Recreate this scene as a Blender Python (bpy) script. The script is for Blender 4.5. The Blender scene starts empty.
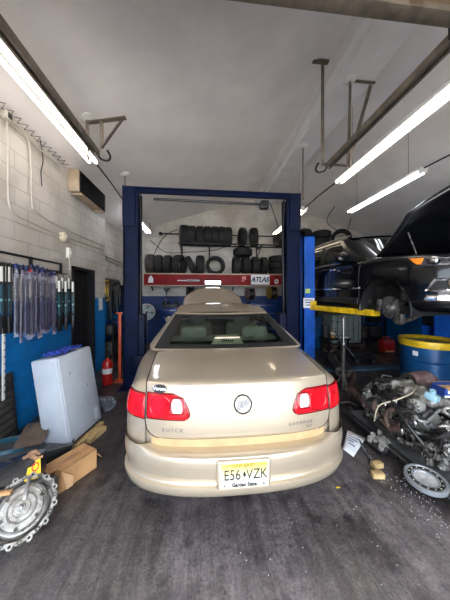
import bpy, bmesh, math, random
from mathutils import Vector, Matrix, Euler
random.seed(11)
PI = math.pi
C = bpy.context.scene.collection
SC = bpy.context.scene

# ------------------------------------------------------------------ camera model
CAMZ = 1.62
YAW = math.radians(5.6)
FPX = 228.0
HOR = 293.0
SN, CS = math.sin(YAW), math.cos(YAW)
def ray(px, py):
    u = (px-225)/FPX; v = (HOR-py)/FPX
    return Vector((u*CS+SN, -u*SN+CS, v))
def PY(px, py, Y):
    d = ray(px, py); return Vector((0, 0, CAMZ)) + d*(Y/d.y)
def PX(px, py, X):
    d = ray(px, py); return Vector((0, 0, CAMZ)) + d*(X/d.x)
def PZ(px, py, Z=0.0):
    d = ray(px, py); return Vector((0, 0, CAMZ)) + d*((Z-CAMZ)/d.z)

# ------------------------------------------------------------------ mesh builder
def M4(loc=(0,0,0), rot=(0,0,0), sc=(1,1,1)):
    return Matrix.LocRotScale(Vector(loc), Euler(rot), Vector(sc))
def frame_from(p0, p1):
    p0, p1 = Vector(p0), Vector(p1)
    z = (p1-p0).normalized()
    up = Vector((0,0,1)) if abs(z.z) < .95 else Vector((0,1,0))
    x = up.cross(z).normalized(); y = z.cross(x)
    return Matrix((x, y, z)).transposed()
class MB:
    def __init__(s): s.v = []; s.f = []
    def add(s, vs, fs, m=None):
        b = len(s.v)
        if m is not None: vs = [m @ Vector(p) for p in vs]
        s.v += [Vector(p) for p in vs]; s.f += [[b+i for i in f] for f in fs]
        return s
    def bm(s, bm, m=None):
        bm.verts.ensure_lookup_table(); bm.verts.index_update()
        s.add([v.co.copy() for v in bm.verts], [[v.index for v in f.verts] for f in bm.faces], m); bm.free(); return s
    def box(s, c, size, rot=(0,0,0), bev=0, seg=2, m=None):
        bm = bmesh.new(); bmesh.ops.create_cube(bm, size=1)
        for v in bm.verts: v.co = Vector((v.co.x*size[0], v.co.y*size[1], v.co.z*size[2]))
        if bev: bmesh.ops.bevel(bm, geom=bm.edges[:], offset=min(bev, min(size)*.48), segments=seg, profile=.5, affect='EDGES')
        t = M4(c, rot)
        return s.bm(bm, t if m is None else m @ t)
    def box2(s, a, b, bev=0, seg=2, m=None):
        a, b = Vector(a), Vector(b)
        return s.box((a+b)/2, [abs(x) for x in (b-a)], bev=bev, seg=seg, m=m)
    def cyl(s, p0, p1, r, r2=None, seg=16, cap=True, m=None):
        r2 = r if r2 is None else r2
        R = frame_from(p0, p1); vs = []
        for p, q in ((p0, r), (p1, r2)):
            for i in range(seg):
                a = 2*PI*i/seg; vs.append(Vector(p)+R @ Vector((q*math.cos(a), q*math.sin(a), 0)))
        fs = [[i, (i+1) % seg, seg+(i+1) % seg, seg+i] for i in range(seg)]
        if cap: fs += [list(range(seg))[::-1], list(range(seg, 2*seg))]
        return s.add(vs, fs, m)
    def tube(s, pts, r, seg=8, closed=False, m=None, smooth=0):
        pts = [Vector(p) for p in pts]
        if smooth: pts = catmull(pts, smooth, closed)
        n = len(pts); vs = []; prev = None
        rr = r if isinstance(r, (list, tuple)) else None
        for i, p in enumerate(pts):
            a = pts[i-1] if (i or closed) else p; b = pts[(i+1) % n] if (i < n-1 or closed) else p
            t = (b-a).normalized()
            if prev is None:
                up = Vector((0,0,1)) if abs(t.z) < .9 else Vector((1,0,0))
                x = up.cross(t).normalized()
            else:
                x = (prev - t*prev.dot(t)).normalized()
            prev = x; y = t.cross(x)
            q = rr[min(int(i*len(rr)/n), len(rr)-1)] if rr else r
            for k in range(seg):
                an = 2*PI*k/seg; vs.append(p+x*q*math.cos(an)+y*q*math.sin(an))
        fs = []
        for i in range(n if closed else n-1):
            j = (i+1) % n
            for k in range(seg):
                l = (k+1) % seg; fs.append([i*seg+k, i*seg+l, j*seg+l, j*seg+k])
        if not closed: fs += [list(range(seg))[::-1], [(n-1)*seg+k for k in range(seg)]]
        return s.add(vs, fs, m)
    def lathe(s, prof, seg=32, m=None, closed=False):
        vs = []; fs = []; n = len(prof)
        for r, z in prof:
            for k in range(seg):
                a = 2*PI*k/seg; vs.append((r*math.cos(a), r*math.sin(a), z))
        for i in range(n if closed else n-1):
            j = (i+1) % n
            for k in range(seg):
                l = (k+1) % seg; fs.append([i*seg+k, i*seg+l, j*seg+l, j*seg+k])
        if not closed:
            if prof[0][0] > 1e-6: fs.append(list(range(seg))[::-1])
            if prof[-1][0] > 1e-6: fs.append([(n-1)*seg+k for k in range(seg)])
        return s.add(vs, fs, m)
    def prism(s, poly, d, m=None):
        n = len(poly)
        vs = [(x, y, 0) for x, y in poly]+[(x, y, d) for x, y in poly]
        fs = [list(range(n))[::-1], list(range(n, 2*n))]+[[i, (i+1) % n, n+(i+1) % n, n+i] for i in range(n)]
        return s.add(vs, fs, m)
    def hull3(s, loop_a, loop_b, m=None):
        n = len(loop_a)
        fs = [list(range(n))[::-1], list(range(n, 2*n))]+[[i, (i+1) % n, n+(i+1) % n, n+i] for i in range(n)]
        return s.add(list(loop_a)+list(loop_b), fs, m)
    def grid(s, rows, cu=False, keep=None, m=None):
        nu = len(rows[0]); vs = [p for r in rows for p in r]; fs = []
        for i in range(len(rows)-1):
            for j in range(nu if cu else nu-1):
                k = (j+1) % nu
                if keep and not keep(i, j): continue
                fs.append([i*nu+j, i*nu+k, (i+1)*nu+k, (i+1)*nu+j])
        return s.add(vs, fs, m)
    def ball(s, c, r, sc=(1,1,1), seg=16, m=None):
        bm = bmesh.new(); bmesh.ops.create_uvsphere(bm, u_segments=seg, v_segments=max(6, seg//2), radius=r)
        t = M4(c, (0,0,0), sc)
        return s.bm(bm, t if m is None else m @ t)
    def mod(s, fn):
        s.v = [Vector(fn(p)) for p in s.v]; return s
    def build(s, name, mat, parent=None, w=False, smooth=35, solid=0, sub=0, kind=None, origin=True, jit=0):
        me = bpy.data.meshes.new(name)
        off = Vector((0,0,0))
        inv = None
        if w and parent is not None: inv = chain(parent).inverted()
        if parent is None and origin and s.v:
            xs = [p.x for p in s.v]; ys = [p.y for p in s.v]; zs = [p.z for p in s.v]
            off = Vector(((min(xs)+max(xs))/2, (min(ys)+max(ys))/2, min(zs)))
        vs = [(inv @ p) if inv else (p-off) for p in s.v]
        bm = bmesh.new()
        bv = [bm.verts.new(p) for p in vs]
        for f in s.f:
            try: bm.faces.new([bv[i] for i in f])
            except Exception: pass
        bmesh.ops.remove_doubles(bm, verts=bm.verts[:], dist=1e-5)
        bmesh.ops.dissolve_degenerate(bm, edges=bm.edges[:], dist=1e-6)
        for v in [v for v in bm.verts if not v.link_faces]: bm.verts.remove(v)
        bmesh.ops.recalc_face_normals(bm, faces=bm.faces[:])
        bm.to_mesh(me); bm.free()
        o = bpy.data.objects.new(name, me); C.objects.link(o)
        o.location = off
        if mat: me.materials.append(mat)
        if smooth:
            for p in me.polygons: p.use_smooth = True
            me.set_sharp_from_angle(angle=math.radians(smooth))
        if parent is not None: o.parent = parent
        if solid:
            md = o.modifiers.new('s', 'SOLIDIFY'); md.thickness = solid; md.offset = -1
        if sub:
            md = o.modifiers.new('u', 'SUBSURF'); md.levels = sub; md.render_levels = sub
        if kind: o['kind'] = kind
        return o
def chain(o):
    m = Matrix.LocRotScale(o.location, o.rotation_euler, o.scale)
    return m if o.parent is None else chain(o.parent) @ m
def catmull(P, k, closed=False):
    out = []; n = len(P)
    for i in range(n if closed else n-1):
        if closed: a, b, c, d = P[i-1], P[i], P[(i+1) % n], P[(i+2) % n]
        else: a, b, c, d = P[max(i-1, 0)], P[i], P[i+1], P[min(i+2, n-1)]
        for j in range(k):
            t = j/k
            out.append(.5*((2*b)+(c-a)*t+(2*a-5*b+4*c-d)*t*t+(3*b-a-3*c+d)*t**3))
    if not closed: out.append(P[-1])
    return out
def thing(name, label, cat, loc=(0,0,0), rot=(0,0,0), group=None):
    o = bpy.data.objects.new(name, None); C.objects.link(o)
    o.location = loc; o.rotation_euler = rot if isinstance(rot, (tuple, list, Euler)) else (0,0,rot)
    o.empty_display_size = .1
    o['label'] = label; o['category'] = cat
    if group: o['group'] = group
    return o
def tag(o, label, cat, group=None, kind=None):
    o['label'] = label; o['category'] = cat
    if group: o['group'] = group
    if kind: o['kind'] = kind
    return o
def kids(o): return [c for c in bpy.data.objects if c.parent == o]
def dup(o, label=None, loc=None, rot=None, parent=None, group=None):
    c = o.copy(); C.objects.link(c)
    if parent is not None: c.parent = parent
    if label: c['label'] = label
    if group: c['group'] = group
    if loc is not None: c.location = loc
    if rot is not None: c.rotation_euler = rot
    for k in kids(o): dup(k, parent=c)
    return c
def text(name, body, size, mat, parent, m, depth=.0015, w=False, sx=1.0, bold=False):
    cu = bpy.data.curves.new(name, 'FONT'); cu.body = body; cu.size = size; cu.extrude = depth
    cu.align_x = 'CENTER'; cu.align_y = 'CENTER'; cu.resolution_u = 3
    if bold: cu.offset = size*.03
    ob = bpy.data.objects.new(name+'_tmp', cu); C.objects.link(ob)
    dg = bpy.context.evaluated_depsgraph_get(); dg.update()
    me = bpy.data.meshes.new_from_object(ob.evaluated_get(dg))
    bpy.data.objects.remove(ob)
    me.transform(m @ Matrix.Diagonal((sx, 1, 1, 1)))
    if w and parent is not None: me.transform(chain(parent).inverted())
    me.materials.clear(); me.materials.append(mat); me.name = name
    o = bpy.data.objects.new(name, me); C.objects.link(o)
    if parent is not None: o.parent = parent
    return o
# text facing -Y (towards the door), readable from the camera side
FACE = Matrix.Rotation(PI/2, 4, 'X')

# ------------------------------------------------------------------ materials
def lin(r, g, b):
    f = lambda c: (c/255/12.92) if c/255 <= .04045 else ((c/255+.055)/1.055)**2.4
    return (f(r), f(g), f(b), 1)
def new_mat(name):
    m = bpy.data.materials.new(name); m.use_nodes = True
    nt = m.node_tree; return m, nt, nt.nodes['Principled BSDF']
def coords(nt): 
    n = nt.nodes.new('ShaderNodeTexCoord'); return n.outputs['Object']
def mat(name, col, rough=.5, metal=0, var=.12, scale=8, bump=0, bscale=60, coat=0, spec=.5, col2=None, lo=.35, hi=.65, detail=5, rvar=0, sheen=0):
    """base colour broken up by noise between two tints; optional bump"""
    m, nt, b = new_mat(name)
    c = lin(*col)
    if col2 is None:
        a2 = tuple(max(0, x*(1-var*1.6)) for x in c[:3])+(1,)
        a1 = tuple(min(1, x*(1+var)) for x in c[:3])+(1,)
    else: a1, a2 = c, lin(*col2)
    co = coords(nt)
    nz = nt.nodes.new('ShaderNodeTexNoise'); nz.inputs['Scale'].default_value = scale; nz.inputs['Detail'].default_value = detail
    nz.inputs['Roughness'].default_value = .6
    nt.links.new(co, nz.inputs['Vector'])
    rp = nt.nodes.new('ShaderNodeValToRGB'); e = rp.color_ramp.elements
    e[0].position, e[0].color = lo, a2; e[1].position, e[1].color = hi, a1
    nt.links.new(nz.outputs['Fac'], rp.inputs[0]); nt.links.new(rp.outputs[0], b.inputs['Base Color'])
    b.inputs['Roughness'].default_value = rough; b.inputs['Metallic'].default_value = metal
    b.inputs['Specular IOR Level'].default_value = spec
    if coat: b.inputs['Coat Weight'].default_value = coat; b.inputs['Coat Roughness'].default_value = .04
    if rvar:
        mr = nt.nodes.new('ShaderNodeMapRange'); mr.inputs['From Min'].default_value = .3; mr.inputs['From Max'].default_value = .7
        mr.inputs['To Min'].default_value = max(.03, rough-rvar); mr.inputs['To Max'].default_value = min(1, rough+rvar)
        nt.links.new(nz.outputs['Fac'], mr.inputs[0]); nt.links.new(mr.outputs[0], b.inputs['Roughness'])
    if bump:
        n2 = nt.nodes.new('ShaderNodeTexNoise'); n2.inputs['Scale'].default_value = bscale; n2.inputs['Detail'].default_value = 4
        nt.links.new(co, n2.inputs['Vector'])
        bp = nt.nodes.new('ShaderNodeBump'); bp.inputs['Strength'].default_value = bump; bp.inputs['Distance'].default_value = .01
        nt.links.new(n2.outputs['Fac'], bp.inputs['Height']); nt.links.new(bp.outputs[0], b.inputs['Normal'])
    return m
def emit(name, col, s):
    m, nt, b = new_mat(name)
    b.inputs['Base Color'].default_value = (.8,.8,.8,1)
    b.inputs['Emission Color'].default_value = lin(*col); b.inputs['Emission Strength'].default_value = s
    return m
def glass(name, tint, opac=.1, rough=.02, spec=.6):
    """see-through pane: transparent mixed with a glossy body by fresnel"""
    m, nt, b = new_mat(name)
    out = nt.nodes['Material Output']
    tr = nt.nodes.new('ShaderNodeBsdfTransparent'); tr.inputs[0].default_value = lin(*tint)
    gl = nt.nodes.new('ShaderNodeBsdfGlossy'); gl.inputs['Roughness'].default_value = rough
    fr = nt.nodes.new('ShaderNodeFresnel'); fr.inputs[0].default_value = 1.45
    ad = nt.nodes.new('ShaderNodeMath'); ad.operation = 'MULTIPLY_ADD'; ad.inputs[1].default_value = spec; ad.inputs[2].default_value = opac*.2
    nt.links.new(fr.outputs[0], ad.inputs[0])
    mx = nt.nodes.new('ShaderNodeMixShader'); nt.links.new(ad.outputs[0], mx.inputs[0])
    nt.links.new(tr.outputs[0], mx.inputs[1]); nt.links.new(gl.outputs[0], mx.inputs[2])
    nt.links.new(mx.outputs[0], out.inputs[0])
    return m
def film(name, col, alpha, rough=.15):
    """milky plastic film"""
    m, nt, b = new_mat(name)
    b.inputs['Base Color'].default_value = lin(*col); b.inputs['Roughness'].default_value = rough
    b.inputs['Alpha'].default_value = alpha; b.inputs['Coat Weight'].default_value = .5
    co = coords(nt); nz = nt.nodes.new('ShaderNodeTexNoise'); nz.inputs['Scale'].default_value = 25
    nt.links.new(co, nz.inputs['Vector'])
    bp = nt.nodes.new('ShaderNodeBump'); bp.inputs['Strength'].default_value = .5; bp.inputs['Distance'].default_value = .01
    nt.links.new(nz.outputs['Fac'], bp.inputs['Height']); nt.links.new(bp.outputs[0], b.inputs['Normal'])
    return m

def block_wall(name, axis, blue=((2,96,160),(8,122,196))):
    """painted concrete block: white above, blue below 1.5 m"""
    m, nt, b = new_mat(name); L = nt.links.new
    co = coords(nt); sp = nt.nodes.new('ShaderNodeSeparateXYZ'); L(co, sp.inputs[0])
    cb = nt.nodes.new('ShaderNodeCombineXYZ'); L(sp.outputs['Y' if axis == 'X' else 'X'], cb.inputs[0]); L(sp.outputs['Z'], cb.inputs[1])
    br = nt.nodes.new('ShaderNodeTexBrick'); L(cb.outputs[0], br.inputs['Vector'])
    br.inputs['Scale'].default_value = 1; br.inputs['Brick Width'].default_value = .406; br.inputs['Row Height'].default_value = .203
    br.inputs['Mortar Size'].default_value = .006; br.inputs['Mortar Smooth'].default_value = .4
    br.inputs['Color1'].default_value = (1,1,1,1); br.inputs['Color2'].default_value = (.93,.93,.93,1); br.inputs['Mortar'].default_value = (.62,.60,.57,1)
    nz = nt.nodes.new('ShaderNodeTexNoise'); nz.inputs['Scale'].default_value = 1.7; nz.inputs['Detail'].default_value = 6; L(co, nz.inputs['Vector'])
    rw = nt.nodes.new('ShaderNodeValToRGB'); rw.color_ramp.elements[0].color = lin(186,178,167); rw.color_ramp.elements[1].color = lin(214,208,200)
    rw.color_ramp.elements[0].position = .35; rw.color_ramp.elements[1].position = .6
    L(nz.outputs['Fac'], rw.inputs[0])
    rb = nt.nodes.new('ShaderNodeValToRGB'); rb.color_ramp.elements[0].color = lin(*blue[0]); rb.color_ramp.elements[1].color = lin(*blue[1])
    rb.color_ramp.elements[0].position = .35; rb.color_ramp.elements[1].position = .6
    L(nz.outputs['Fac'], rb.inputs[0])
    ge = nt.nodes.new('ShaderNodeMath'); ge.operation = 'GREATER_THAN'; ge.inputs[1].default_value = 1.52; L(sp.outputs['Z'], ge.inputs[0])
    mx = nt.nodes.new('ShaderNodeMix'); mx.data_type = 'RGBA'; L(ge.outputs[0], mx.inputs[0]); L(rb.outputs[0], mx.inputs[6]); L(rw.outputs[0], mx.inputs[7])
    ml = nt.nodes.new('ShaderNodeMix'); ml.data_type = 'RGBA'; ml.blend_type = 'MULTIPLY'; ml.inputs[0].default_value = .75
    L(mx.outputs[2], ml.inputs[6]); L(br.outputs['Color'], ml.inputs[7]); L(ml.outputs[2], b.inputs['Base Color'])
    bp = nt.nodes.new('ShaderNodeBump'); bp.inputs['Strength'].default_value = .6; bp.inputs['Distance'].default_value = .012; bp.invert = True
    L(br.outputs['Fac'], bp.inputs['Height']); L(bp.outputs[0], b.inputs['Normal'])
    b.inputs['Roughness'].default_value = .5
    return m
def floor_mat():
    m, nt, b = new_mat('oily_concrete'); L = nt.links.new
    co = coords(nt)
    def noise(s, d=6, r=.6, v=None):
        n = nt.nodes.new('ShaderNodeTexNoise'); n.inputs['Scale'].default_value = s; n.inputs['Detail'].default_value = d; n.inputs['Roughness'].default_value = r
        L(v or co, n.inputs['Vector']); return n.outputs['Fac']
    def ramp(f, stops):
        r = nt.nodes.new('ShaderNodeValToRGB'); e = r.color_ramp.elements
        e[0].position, e[0].color = stops[0]; e[1].position, e[1].color = stops[-1]
        for p, c in stops[1:-1]:
            x = e.new(p); x.color = c
        L(f, r.inputs[0]); return r.outputs[0]
    def mult(a, c, f=1, mode='MULTIPLY'):
        x = nt.nodes.new('ShaderNodeMix'); x.data_type = 'RGBA'; x.blend_type = mode
        if isinstance(f, (int, float)): x.inputs[0].default_value = f
        else: L(f, x.inputs[0])
        L(a, x.inputs[6])
        if isinstance(c, tuple): x.inputs[7].default_value = c
        else: L(c, x.inputs[7])
        return x.outputs[2]
    base = ramp(noise(1.3, 8, .65), [(.3, lin(88,83,84)), (.5, lin(126,119,120)), (.7, lin(160,152,150))])
    # worn lighter track where cars drive in, stretched along the bay
    mp = nt.nodes.new('ShaderNodeMapping'); mp.inputs['Scale'].default_value = (1.6, .25, 1); L(co, mp.inputs['Vector'])
    tr = ramp(noise(1.1, 4, .5, mp.outputs[0]), [(.42, (0,0,0,1)), (.62, (1,1,1,1))])
    c = mult(base, lin(112,106,103), tr, 'MIX')
    nd = nt.nodes.new('ShaderNodeMath'); nd.operation = 'MULTIPLY'; nd.inputs[1].default_value = .0
    fine = ramp(noise(60, 3, .75), [(.35, (.55,.55,.55,1)), (.65, (1.25,1.25,1.25,1))])
    c = mult(c, fine, .8)
    mid = ramp(noise(14, 6, .75), [(.36, (.6,.58,.58,1)), (.5, (1,1,1,1)), (.66, (1.35,1.33,1.32,1))])
    c = mult(c, mid, .65)
    m2 = nt.nodes.new('ShaderNodeMapping'); m2.inputs['Scale'].default_value = (9, .9, 1); m2.inputs['Rotation'].default_value = (0,0,.12); L(co, m2.inputs['Vector'])
    stk = ramp(noise(1.4, 5, .7, m2.outputs[0]), [(.40, (.62,.6,.6,1)), (.52, (1,1,1,1)), (.68, (1.25,1.22,1.2,1))])
    c = mult(c, stk, .8)
    oil = ramp(noise(3.1, 5, .55), [(.54, (1,1,1,1)), (.64, (.36,.34,.36,1))])
    c = mult(c, oil, .8)
    vo = nt.nodes.new('ShaderNodeTexVoronoi'); vo.inputs['Scale'].default_value = 9; L(co, vo.inputs['Vector'])
    dr = ramp(vo.outputs['Distance'], [(.05, (.5,.48,.5,1)), (.14, (1,1,1,1))])
    gate = ramp(noise(2.2, 2), [(.5, (0,0,0,1)), (.56, (1,1,1,1))])
    c = mult(c, dr, gate)
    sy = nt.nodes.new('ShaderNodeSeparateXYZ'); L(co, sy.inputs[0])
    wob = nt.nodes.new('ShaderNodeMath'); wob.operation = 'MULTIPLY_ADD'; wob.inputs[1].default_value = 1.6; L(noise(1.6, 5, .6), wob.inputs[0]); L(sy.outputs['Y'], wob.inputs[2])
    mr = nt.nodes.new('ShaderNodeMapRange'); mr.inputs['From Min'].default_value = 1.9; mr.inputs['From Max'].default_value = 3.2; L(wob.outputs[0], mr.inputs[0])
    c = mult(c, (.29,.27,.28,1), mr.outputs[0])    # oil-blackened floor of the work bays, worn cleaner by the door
    L(c, b.inputs['Base Color'])
    rg = ramp(noise(2.4, 5), [(.35, (.28,.28,.28,1)), (.65, (.62,.62,.62,1))]); L(rg, b.inputs['Roughness'])
    bp = nt.nodes.new('ShaderNodeBump'); bp.inputs['Strength'].default_value = .25; bp.inputs['Distance'].default_value = .006
    L(noise(38, 4, .7), bp.inputs['Height']); L(bp.outputs[0], b.inputs['Normal'])
    return m

MT = {}
MT['ceil'] = mat('ceiling_paint', (249,244,241), .34, var=.05, scale=1.2, bump=.15, bscale=2.5)
MT['beam'] = mat('beam_paint', (238,236,234), .55, var=.05, scale=2)
MT['blockX'] = block_wall('painted_block_side', 'X')
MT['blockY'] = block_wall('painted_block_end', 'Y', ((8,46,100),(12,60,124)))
MT['floor'] = floor_mat()
MT['outside'] = mat('outside_concrete', (196,190,182), .8, var=.1, scale=1)
MT['track'] = mat('galvanised_track', (124,114,102), .45, .6, var=.2, scale=9)
MT['door_panel'] = mat('bronze_door_panel', (134,116,96), .5, .35, var=.1, scale=3)
MT['dark'] = mat('black_recess', (14,14,15), .7)
MT['blackmetal'] = mat('black_enamel', (24,25,28), .4, .2, var=.15)
MT['rubber'] = mat('tyre_rubber', (28,28,29), .75, 0, var=.18, scale=14, bump=.25, bscale=30)
MT['rubber_b'] = mat('dusty_tyre_rubber', (58,55,52), .8, 0, var=.18, scale=10, bump=.25, bscale=30)
MT['hose'] = mat('black_hose', (26,26,27), .45)
MT['steel'] = mat('grey_steel', (150,150,150), .32, .9, var=.15, scale=14, rvar=.12)
MT['alu'] = mat('cast_aluminium', (196,194,188), .42, .45, col2=(128,124,118), scale=16, bump=.3, bscale=70, rvar=.1)
MT['castiron'] = mat('grimy_cast_iron', (112,107,102), .5, .4, col2=(46,43,40), scale=18, bump=.45, bscale=60, rvar=.15)
MT['engcast'] = mat('greasy_engine_casting', (150,146,140), .4, .35, col2=(30,28,28), scale=26, bump=.6, bscale=45, lo=.42, hi=.62, rvar=.15)
MT['grime'] = mat('greasy_black_part', (70,68,66), .38, .3, col2=(28,27,27), scale=22, bump=.4, bscale=55, rvar=.15)
MT['greyplastic'] = mat('grey_plastic', (82,84,87), .45, 0, var=.2, scale=14)
MT['rust'] = mat('rusty_pipe', (134,104,92), .6, .3, col2=(76,62,56), scale=14, bump=.3, bscale=60)
MT['rust2'] = mat('heat_tinted_shell', (158,130,128), .45, .25, col2=(116,92,90), scale=9, bump=.15, bscale=40)
MT['navy'] = mat('navy_lift_paint', (6,18,48), .5, 0, var=.2, scale=3, spec=.12)
MT['blue'] = mat('bright_blue_lift_paint', (14,84,182), .4, 0, var=.15, scale=3)
MT['bluedrum'] = mat('blue_drum_paint', (24,78,128), .32, .2, var=.2, scale=5, coat=.3)
MT['bluecab'] = mat('dark_blue_cabinet', (18,52,112), .4, .2, var=.15, scale=3)
MT['yellow'] = mat('yellow_paint', (226,186,30), .4, .1, var=.2, scale=9)
MT['red'] = mat('faded_red_paint', (134,18,26), .55, 0, col2=(104,14,20), scale=4, spec=.25)
MT['extred'] = mat('extinguisher_red', (190,26,24), .3, 0, var=.08, coat=.4)
MT['orange'] = mat('orange_red_paint', (196,78,44), .5, 0, var=.2, scale=10)
MT['white'] = mat('white_enamel', (172,178,186), .45, 0, var=.05, scale=4, bump=.03, bscale=9)
MT['whitepart'] = mat('white_plastic', (224,222,214), .45, 0, var=.05)
MT['paper'] = mat('white_paper', (226,228,230), .75, 0, var=.04)
MT['cream'] = mat('cream_plastic', (208,196,170), .5, 0, var=.08)
MT['tan'] = mat('tan_casing', (168,150,128), .5, .1, var=.12, scale=6)
MT['card'] = mat('cardboard', (196,148,100), .78, 0, var=.1, scale=5, bump=.1, bscale=40)
MT['card_in'] = mat('cardboard_inner', (214,172,126), .8, 0, var=.08)
MT['wood'] = mat('rough_pine', (216,190,138), .7, 0, col2=(168,136,88), scale=12, bump=.2)
MT['darkwood'] = mat('oily_plank', (98,80,66), .6, 0, col2=(56,46,40), scale=9, bump=.35, bscale=25)
MT['charcoal'] = mat('charcoal_plastic', (58,58,60), .5, 0, var=.2, scale=8)
MT['bluebox'] = mat('blue_printed_card', (28,66,148), .5, 0, var=.12)
MT['labelyellow'] = mat('yellow_label', (242,206,48), .45, 0, var=.06)
MT['labelred'] = mat('red_print', (200,46,40), .5)
MT['bluetext'] = mat('blue_print', (30,46,110), .5)
MT['ink'] = mat('black_print', (28,28,32), .5, var=.02)
MT['navyink'] = mat('navy_print', (24,34,72), .5, var=.02)
MT['chrome'] = mat('chrome', (225,225,228), .08, 1, var=.02)
MT['pipewhite'] = mat('painted_conduit', (184,177,166), .45, 0, var=.06)
MT['brass'] = mat('gold_tape', (190,150,60), .35, .6, var=.2)
MT['lightblue'] = mat('pale_blue_plastic', (150,188,204), .4, 0, var=.1)
MT['tube'] = emit('fluorescent_tube', (255,246,236), 15)
MT['tubecool'] = emit('cool_fluorescent_tube', (240,244,255), 14)
MT['tubedim'] = emit('dim_warm_tube', (255,236,206), 8)
MT['led'] = emit('work_lamp_diffuser', (250,250,255), 10)
MT['fixture'] = mat('white_fixture', (226,224,220), .4, 0, var=.03)
# ================================================================== ROOM
XL, XR, YB, YF = -2.15, 6.6, 7.6, -1.5
XJ, YJ = -2.5, 5.28
XRIDGE = 2.0
def zc(x): return 3.62+.31*(x+2.15) if x <= XRIDGE else 3.62+.31*(XRIDGE+2.15)-.33*(x-XRIDGE)
def PC(px, py):
    """point where the pixel ray meets the pitched ceiling"""
    d = ray(px, py)
    t = (3.62+.31*2.15-CAMZ)/(d.z-.31*d.x); p = Vector((0,0,CAMZ))+d*t
    if p.x > XRIDGE:
        zz = 3.62+.31*(XRIDGE+2.15)+.33*XRIDGE
        t = (zz-CAMZ)/(d.z+.33*d.x); p = Vector((0,0,CAMZ))+d*t
    return p
S = 'structure'
MB().box2((-3.2, YF, -.15), (XR+.2, YB+.2, 0)).build('floor', MT['floor'], kind=S, origin=False)
MB().box2((-14, -16, -.17), (16, YF, -.02)).build('ground', MT['outside'], kind=S, origin=False)
w = MB()
w.box2((XL-.2, YF, 0), (XL, 4.0, 3.66)).box2((XL-.2, 4.0, 2.05), (XL, 4.76, 3.66)).box2((XL-.2, 4.76, 0), (XL, YJ, 3.66))
w.box2((XJ-.2, YJ-.1, 0), (XJ, YB, 3.56)).box2((XJ-.2, YJ-.15, 0), (XL-.2, YJ, 3.56))
w.build('wall_left', MT['blockX'], kind=S, origin=False)
zt = lambda x: zc(x)+.05
MB().hull3([(-2.9, YB, 0), (-2.9, YB, zt(-2.9)), (XRIDGE, YB, zt(XRIDGE)), (XR+.1, YB, zt(XR+.1)), (XR+.1, YB, 0)],
           [(-2.9, YB+.2, 0), (-2.9, YB+.2, zt(-2.9)), (XRIDGE, YB+.2, zt(XRIDGE)), (XR+.1, YB+.2, zt(XR+.1)), (XR+.1, YB+.2, 0)]).build('wall_back', MT['blockY'], kind=S, origin=False, smooth=0)
MB().box2((XR, YF, 0), (XR+.2, YB, zc(XR)+.05)).build('wall_right', MT['blockX'], kind=S, origin=False)
w = MB()
OX0, OX1, OZ = -1.75, 2.3, 3.3
def gable(x0, x1, z0):
    xs = [x0]+([XRIDGE] if x0 < XRIDGE < x1 else [])+[x1]
    top = [(x, zt(x)) for x in xs]
    lp = [(x0, z0)]+top+[(x1, z0)]
    w.hull3([(x, YF-.2, z) for x, z in lp], [(x, YF, z) for x, z in lp])
gable(-2.9, OX0, 0); gable(OX0, OX1, OZ); gable(OX1, 3.2, 0); gable(3.2, 5.9, 3.0); gable(5.9, XR+.1, 0)
w.build('wall_front', MT['blockY'], kind=S, origin=False, smooth=0)
MB().box2((3.2, YF-.12, 0), (5.9, YF-.06, 3.0)).build('door_2', MT['door_panel'], kind=S, origin=False)
MB().hull3([(-2.9, YF-.2, zc(-2.9)), (XRIDGE, YF-.2, zc(XRIDGE)), (XRIDGE, YF-.2, zc(XRIDGE)+.1), (-2.9, YF-.2, zc(-2.9)+.1)],
           [(-2.9, YB+.2, zc(-2.9)), (XRIDGE, YB+.2, zc(XRIDGE)), (XRIDGE, YB+.2, zc(XRIDGE)+.1), (-2.9, YB+.2, zc(-2.9)+.1)]).build('ceiling', MT['ceil'], kind=S, origin=False, smooth=0)
MB().hull3([(XRIDGE, YF-.2, zc(XRIDGE)), (XR+.2, YF-.2, zc(XR+.2)), (XR+.2, YF-.2, zc(XR+.2)+.1), (XRIDGE, YF-.2, zc(XRIDGE)+.1)],
           [(XRIDGE, YB+.2, zc(XRIDGE)), (XR+.2, YB+.2, zc(XR+.2)), (XR+.2, YB+.2, zc(XR+.2)+.1), (XRIDGE, YB+.2, zc(XRIDGE)+.1)]).build('ceiling', MT['ceil'], kind=S, origin=False, smooth=0)
# boxed-in ridge beam with a narrow lip on its left
b = MB(); b.box2((1.84, YF, 4.50), (2.30, YB, 4.96)).box2((1.75, YF, 4.60), (1.84, YB, 4.96))
b.build('trim_1', MT['beam'], kind=S, origin=False)
# side doorway
d1 = MB().box2((XL-.16, 4.02, 0), (XL-.12, 4.74, 2.03)).build('door_1', MT['dark'], kind=S, origin=False)
f = MB()
f.box2((XL-.18, 3.98, 0), (XL+.015, 4.03, 2.07)).box2((XL-.18, 4.73, 0), (XL+.015, 4.78, 2.07)).box2((XL-.18, 3.98, 2.02), (XL+.015, 4.78, 2.07))
f.build('door_frame', MT['blackmetal'], d1, w=True)
h = MB(); h.cyl((XL-.12, 4.1, 1.0), (XL-.06, 4.1, 1.0), .012).ball((XL-.05, 4.1, 1.0), .03)
h.build('door_handle', MT['steel'], d1, w=True)
tag(MB().box((XL-.115, 4.22, 1.52), (.004, .1, .2)).build('notice', MT['cream']), 'small cream notice on the black side door', 'notice')
p = PX(100.5, 304, XL)
tag(MB().box((XL+.004, p.y, p.z), (.004, .17, .26), rot=(.06,0,0)).build('paper_notice', MT['paper']), 'white paper taped at the top of the blue wall corner', 'notice')

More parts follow.
